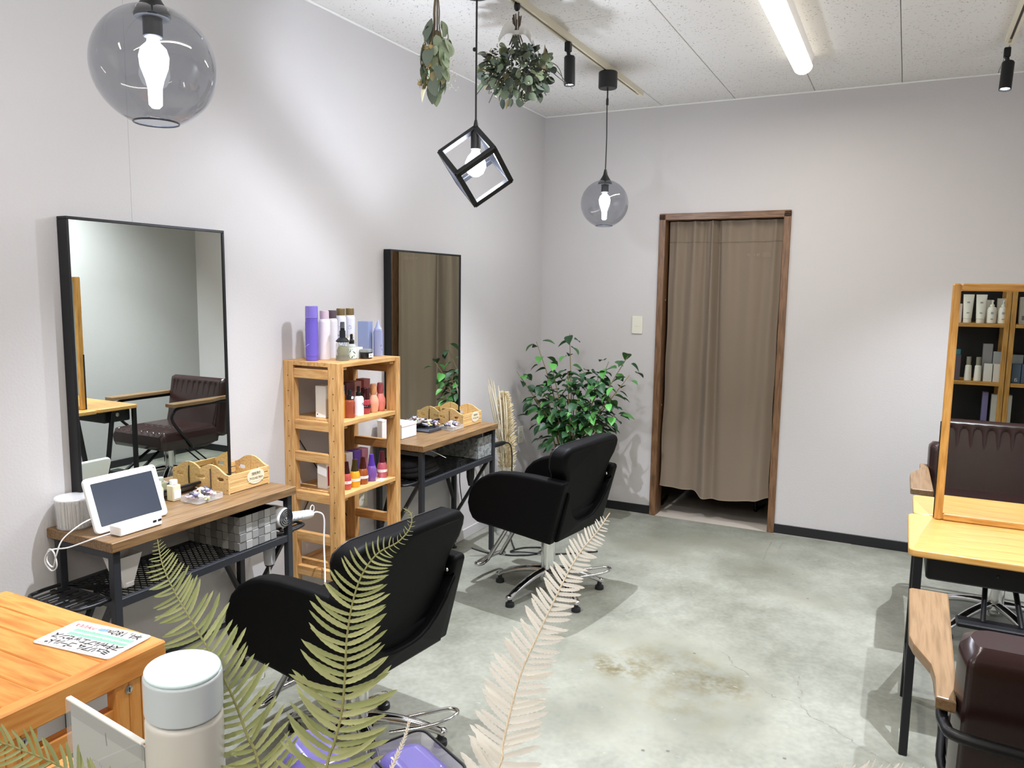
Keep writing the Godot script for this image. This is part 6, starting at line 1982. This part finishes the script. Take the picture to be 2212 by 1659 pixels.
func foreground() -> void:
	# low pine unit at the lower left with a handwritten price card on it
	var hx := 0.98
	var o := thing("pine_shelf_unit", "low honey pine shelf with a price card on top, at the left", "shelf unit", Vector3(hx, 0, 4.29), 0.0, "pine shelf units")
	for k in 6:
		part(o, "top_slat", mb().box(Vector3(-0.006, 0.889, -0.134 + k * 0.0515), Vector3(0.422, 0.02, 0.0505), 0.0022), M.honey_x)
	for s in [-1, 1]:
		part(o, "side_rail", mb().box(Vector3(s * 0.215, 0.878, 0.0), Vector3(0.026, 0.044, 0.316), 0.003), M.honey_z)
		part(o, "side_rail", mb().box(Vector3(s * 0.207, 0.80, 0.0), Vector3(0.02, 0.036, 0.22), 0.002), M.honey_z)
		for t in [-1, 1]:
			for k in 4:
				part(o, "post_lath", mb().box(Vector3(s * 0.213, 0.43, t * (0.145 - 0.0 - k * 0.0235)), Vector3(0.022 + 0.002 * (k % 2), 0.86, 0.0228), 0.0018), M.honey)
			var sc := part(o, "screw", mb().lathe([[0, 0], [0.007, 0], [0.0065, 0.002], [0.003, 0.0032], [0, 0.0034]], 14), M.brushed)
			sc.transform = Transform3D(Basis(Vector3.BACK, -PI / 2 * s), Vector3(s * 0.2255, 0.845, t * 0.085))
			part(sc, "screw_slot", mb().box(Vector3(0, 0.0032, 0), Vector3(0.008, 0.0008, 0.0015)), M.black_plastic)
	part(o, "shelf_board", mb().box(Vector3(0, 0.6, 0), Vector3(0.4, 0.02, 0.3), 0.002), M.honey_x)
	# bags kept on the lower board
	single("plastic_pouch", "pale pink plastic pouch inside the low pine shelf", "pouch", mb().ball(Vector3.ZERO, Vector3(0.075, 0.085, 0.06), 20, 12, 0.7), glass(Color("c9b3b8"), 0.7, 0.12), Vector3(1.1, 0.698, 4.36))
	# price card, written to be read from the far side
	var im := Image.create(512, 264, false, Image.FORMAT_RGB8)
	im.fill(Color("dedcdb"))
	var ink := Color("2c2a2e")
	write(im, "ミュリアム", Vector2(30, 4), 56, 3.8, ink, 0.76)
	write(im, "ゴールド", Vector2(270, 4), 56, 3.8, ink, 0.84)
	write(im, "スキャルプ", Vector2(10, 60), 58, 3.8, ink, 0.76)
	write(im, "エッセンス", Vector2(240, 60), 58, 3.8, ink, 0.86)
	for k in 4:
		im.fill_rect(Rect2i(20 + 100 * (k % 2), 122 + 42 * (k / 2) , 380 - 60 * (k % 2), 26), Color("8fcdae"))
		scribble(im, Vector2(26, 120 + 20 * k), 400, 15, 1.1, Color("3f9a76"))
	write(im, "¥4,180", Vector2(12, 202), 54, 3.4, ink, 0.6)
	write(im, "(税込)", Vector2(196, 214), 32, 1.8, ink, 0.66)
	for k in 90:
		var q := Vector2.from_angle(rng.randf() * TAU) * sqrt(rng.randf())
		dab(im, Vector2(290, 228) + q * Vector2(30, 14), 4, Color("7fa6e6"))
	scribble(im, Vector2(330, 210), 160, 34, 3.4, Color("dd7c7c"))
	scribble(im, Vector2(340, 214), 130, 26, 2.4, Color("cc4a50"))
	var pc := thing("price_card", "laminated handwritten price card lying on the low pine shelf", "card", Vector3(1.098, 0.9, 4.19), PI + 0.12)
	var lam := mb()
	lam.xf = Transform3D(Basis(Vector3.RIGHT, -PI / 2), Vector3.ZERO)
	lam.prism(rrect(0.17, 0.092, 0.007, 3), 0.0014, 0.0, false, 1)
	part(pc, "laminate", lam, M.white)
	part(pc, "writing", sheet(0.16, 0.083, Transform3D(Basis(Vector3.RIGHT, -PI / 2), Vector3(0, 0.0019, 0))), picture(im, 0.3))
	# counter under the items nearest the camera
	var ct := thing("display_counter", "small white display counter below the fern fronds and bottles", "counter", Vector3(1.83, 0, 4.53))
	part(ct, "counter_top", mb().box(Vector3(0, 0.785, 0), Vector3(0.72, 0.03, 0.42), 0.003), M.white_matt)
	for s in [-1, 1]:
		for t in [-1, 1]:
			part(ct, "leg", mb().box(Vector3(s * 0.33, 0.385, t * 0.18), Vector3(0.04, 0.77, 0.04), 0.002), M.white_matt)
	var y := 0.8005
	# white bottle with an oval top
	var wb := thing("shampoo_bottle", "large white shampoo bottle with a pale blue oval lid", "bottle", Vector3(1.655, y, 4.465), -0.45)
	var bx := Transform3D(Basis(Vector3.RIGHT, -PI / 2), Vector3.ZERO)
	var m := mb()
	m.xf = bx
	m.prism(ellipse(0.086, 0.076, 36), 0.262, 0.006, true, 3)
	part(wb, "body", m, hexm("d3d2ce", 0.35))
	m = mb()
	m.xf = bx
	m.prism(ellipse(0.0865, 0.0765, 36), 0.042, 0.003, true, 3, Vector3(0, 0, 0.264))
	part(wb, "cap", m, hexm("c9d3da", 0.3))
	m = mb()
	m.xf = bx
	m.prism(ellipse(0.084, 0.074, 36), 0.004, 0.0015, true, 2, Vector3(0, 0, 0.306))
	part(wb, "cap_top", m, hexm("d8f0f6", 0.35), "pale blue cap top")
	# card in an acrylic stand
	var cs := thing("card_stand", "clear acrylic stand holding a printed white card", "card stand", Vector3(1.556, y, 4.486), -0.13)
	var ti := Image.create(384, 512, false, Image.FORMAT_RGB8)
	ti.fill(Color("c6c9c7"))
	ti.fill_rect(Rect2i(0, 0, 384, 40), Color("a9abab"))
	for k in 5:
		scribble(ti, Vector2(110 + 20 * (k % 2), 130 + 44 * k), 190, 12, 1.0, Color("7f8486"))
	scribble(ti, Vector2(150, 156), 100, 14, 1.8, Color("54585a"))
	pen(ti, [Vector2(190, 30), Vector2(194, 62)], 2.5, Color("3c3c3e"))
	part(cs, "card", sheet(0.15, 0.2, Transform3D(Basis(), Vector3(0, 0.13, 0.0))), picture(ti, 0.4))
	part(cs, "card_back", mb().box(Vector3(0, 0.13, -0.002), Vector3(0.15, 0.2, 0.002)), M.paper)
	part(cs, "acrylic_plate", mb().box(Vector3(0, 0.118, 0.004), Vector3(0.152, 0.236, 0.002), 0.0006), M.clear)
	part(cs, "acrylic_edge", mb().box(Vector3(0, 0.236, 0.001), Vector3(0.153, 0.003, 0.0065), 0.001), hexm("e9e9e6", 0.2))
	part(cs, "acrylic_foot", mb().box(Vector3(0, 0.003, 0.0), Vector3(0.152, 0.005, 0.07), 0.001), M.clear)
	# violet glossy bottles in a clear case
	var vio := mat(Color("6a5fc0"), 0.12)
	vio.clearcoat_enabled = true
	for k in 2:
		var q: Vector3 = [Vector3(1.77, y, 4.40), Vector3(1.868, y, 4.352)][k]
		var vb := thing("violet_bottle", ["glossy violet bottle below the curled fern frond", "glossy violet bottle in the clear case beside the white sprig"][k], "bottle", q, -0.45, "glossy violet bottles")
		m = mb()
		m.xf = bx
		m.prism(rrect([0.096, 0.09][k], 0.064, 0.024, 5), 0.206 + (0.014 if k == 0 else 0.0), 0.02, true, 5)
		part(vb, "body", m, vio)
	var cc := thing("clear_case", "clear plastic case with a black rim around the violet bottle", "case", Vector3(1.868, y, 4.352), -0.45)
	for s in [-1, 1]:
		part(cc, "case_wall", mb().box(Vector3(s * 0.047, 0.103, 0), Vector3(0.0015, 0.206, 0.069)), M.clear_plastic)
		part(cc, "case_wall", mb().box(Vector3(0, 0.103, s * 0.0345), Vector3(0.094, 0.206, 0.0015)), M.clear_plastic)
	var rim := []
	for p in rrect(0.096, 0.071, 0.012, 4):
		rim.append(Vector3(p.x, 0.207, p.y))
	rim.append(rim[0])
	part(cc, "black_rim", mb().tube(rim, 0.0016, 6, false), M.black_plastic)
	# vase that the fronds stand in, below the frame
	var va := thing("fern_vase", "white ceramic vase holding the fern fronds", "vase", Vector3(1.83, y, 4.5))
	part(va, "body", mb().lathe([[0, 0], [0.035, 0], [0.038, 0.004], [0.045, 0.04], [0.036, 0.085], [0.026, 0.105], [0.03, 0.115], [0.027, 0.115], [0.022, 0.1], [0, 0.08]], 28), M.white)
	var g1 := hexm("98a06c", 0.7)
	var g2 := hexm("abb07e", 0.7)
	var st := hexm("8c8a58", 0.7)
	for q in [g1, g2]:
		q.backlight_enabled = true
		q.backlight = Color(0.3, 0.3, 0.2)
	var w1 := hexm("f1eee6", 0.8)
	var w2 := hexm("f6f3ec", 0.8)
	for q in [w1, w2]:
		q.backlight_enabled = true
		q.backlight = Color(0.8, 0.8, 0.78)
	var base := Vector3(1.83, 0.9, 4.5)
	var gg := "green dried fern fronds"
	frond("green fern frond leaning left in front of the desk", [Vector3(1.521, 1.201, 4.384), Vector3(1.543, 1.178, 4.396), Vector3(1.572, 1.153, 4.404), Vector3(1.604, 1.131, 4.411), Vector3(1.641, 1.099, 4.416), Vector3(1.677, 1.065, 4.422), Vector3(1.708, 1.031, 4.431), Vector3(1.735, 1.006, 4.441), base], [[0.0, 0.004], [0.08, 0.02], [0.3, 0.048], [0.6, 0.054], [0.86, 0.048]], g1, g2, st, 0.004, 0.0076, 0.22, 0.86, 0.08, gg, -0.08)
	frond("green fern frond with a curled tip in front of the black chair", [Vector3(1.814, 1.259, 4.296), Vector3(1.826, 1.255, 4.299), Vector3(1.831, 1.243, 4.308), Vector3(1.825, 1.230, 4.322), Vector3(1.811, 1.220, 4.340), Vector3(1.803, 1.201, 4.356), Vector3(1.801, 1.175, 4.370), Vector3(1.803, 1.140, 4.383), Vector3(1.809, 1.106, 4.394), Vector3(1.814, 1.073, 4.406), Vector3(1.814, 1.045, 4.419), Vector3(1.814, 1.025, 4.431), base], [[0.0, 0.003], [0.12, 0.008], [0.2, 0.022], [0.35, 0.045], [0.55, 0.055], [0.8, 0.055], [0.9, 0.05]], g2, g1, st, 0.004, 0.0074, 0.22, 1.0, 0.2, gg, 0.12)
	frond("green fern frond reaching across the lower left corner", [Vector3(1.535, 1.088, 4.622), Vector3(1.567, 1.074, 4.599), Vector3(1.587, 1.063, 4.586), Vector3(1.608, 1.050, 4.573), Vector3(1.629, 1.031, 4.561), Vector3(1.717, 0.959, 4.521), base], [[0.0, 0.012], [0.2, 0.03], [0.5, 0.045], [0.85, 0.05]], g1, g2, st, 0.004, 0.0085, 0.5, 1.0, 0.3, gg)
	frond("white dried fern frond standing in front of the concrete floor", [Vector3(2.019, 1.257, 4.192), Vector3(2.011, 1.239, 4.210), Vector3(2.002, 1.224, 4.228), Vector3(1.993, 1.202, 4.246), Vector3(1.985, 1.174, 4.266), Vector3(1.976, 1.142, 4.286), Vector3(1.968, 1.110, 4.306), Vector3(1.965, 1.077, 4.323), Vector3(1.964, 1.045, 4.339), Vector3(1.965, 1.026, 4.353), Vector3(1.929, 0.948, 4.393), base], [[0.0, 0.003], [0.06, 0.014], [0.2, 0.025], [0.4, 0.036], [0.62, 0.046], [0.85, 0.05]], w1, w2, hexm("e6d6bd", 0.7), 0.01, 0.0068, 0.4, 1.45, 0.15, "white dried fern fronds", -0.14)
	frond("small white dried sprig in front of the violet bottle", [Vector3(1.900, 1.090, 4.411), Vector3(1.899, 1.075, 4.419), Vector3(1.896, 1.060, 4.428), Vector3(1.894, 1.046, 4.436), Vector3(1.887, 0.976, 4.456), base], [[0.0, 0.003], [0.4, 0.008], [0.8, 0.01]], w1, w2, hexm("e6d6bd", 0.7), 0.002, 0.004, 0.9, 2.2, 0.3, "white dried fern fronds")
	frond("white dried fern frond whose tips just enter the picture at lower right", [Vector3(2.338, 1.070, 4.236), Vector3(2.315, 1.070, 4.247), Vector3(2.289, 1.066, 4.260), Vector3(2.260, 1.056, 4.277), Vector3(2.159, 1.005, 4.335), Vector3(1.95, 0.93, 4.45), base], [[0.0, 0.01], [0.1, 0.02], [0.4, 0.03], [0.8, 0.04]], w2, w1, hexm("e6d6bd", 0.7), 0.004, 0.0095, 0.5, 1.3, 0.2, "white dried fern fronds")
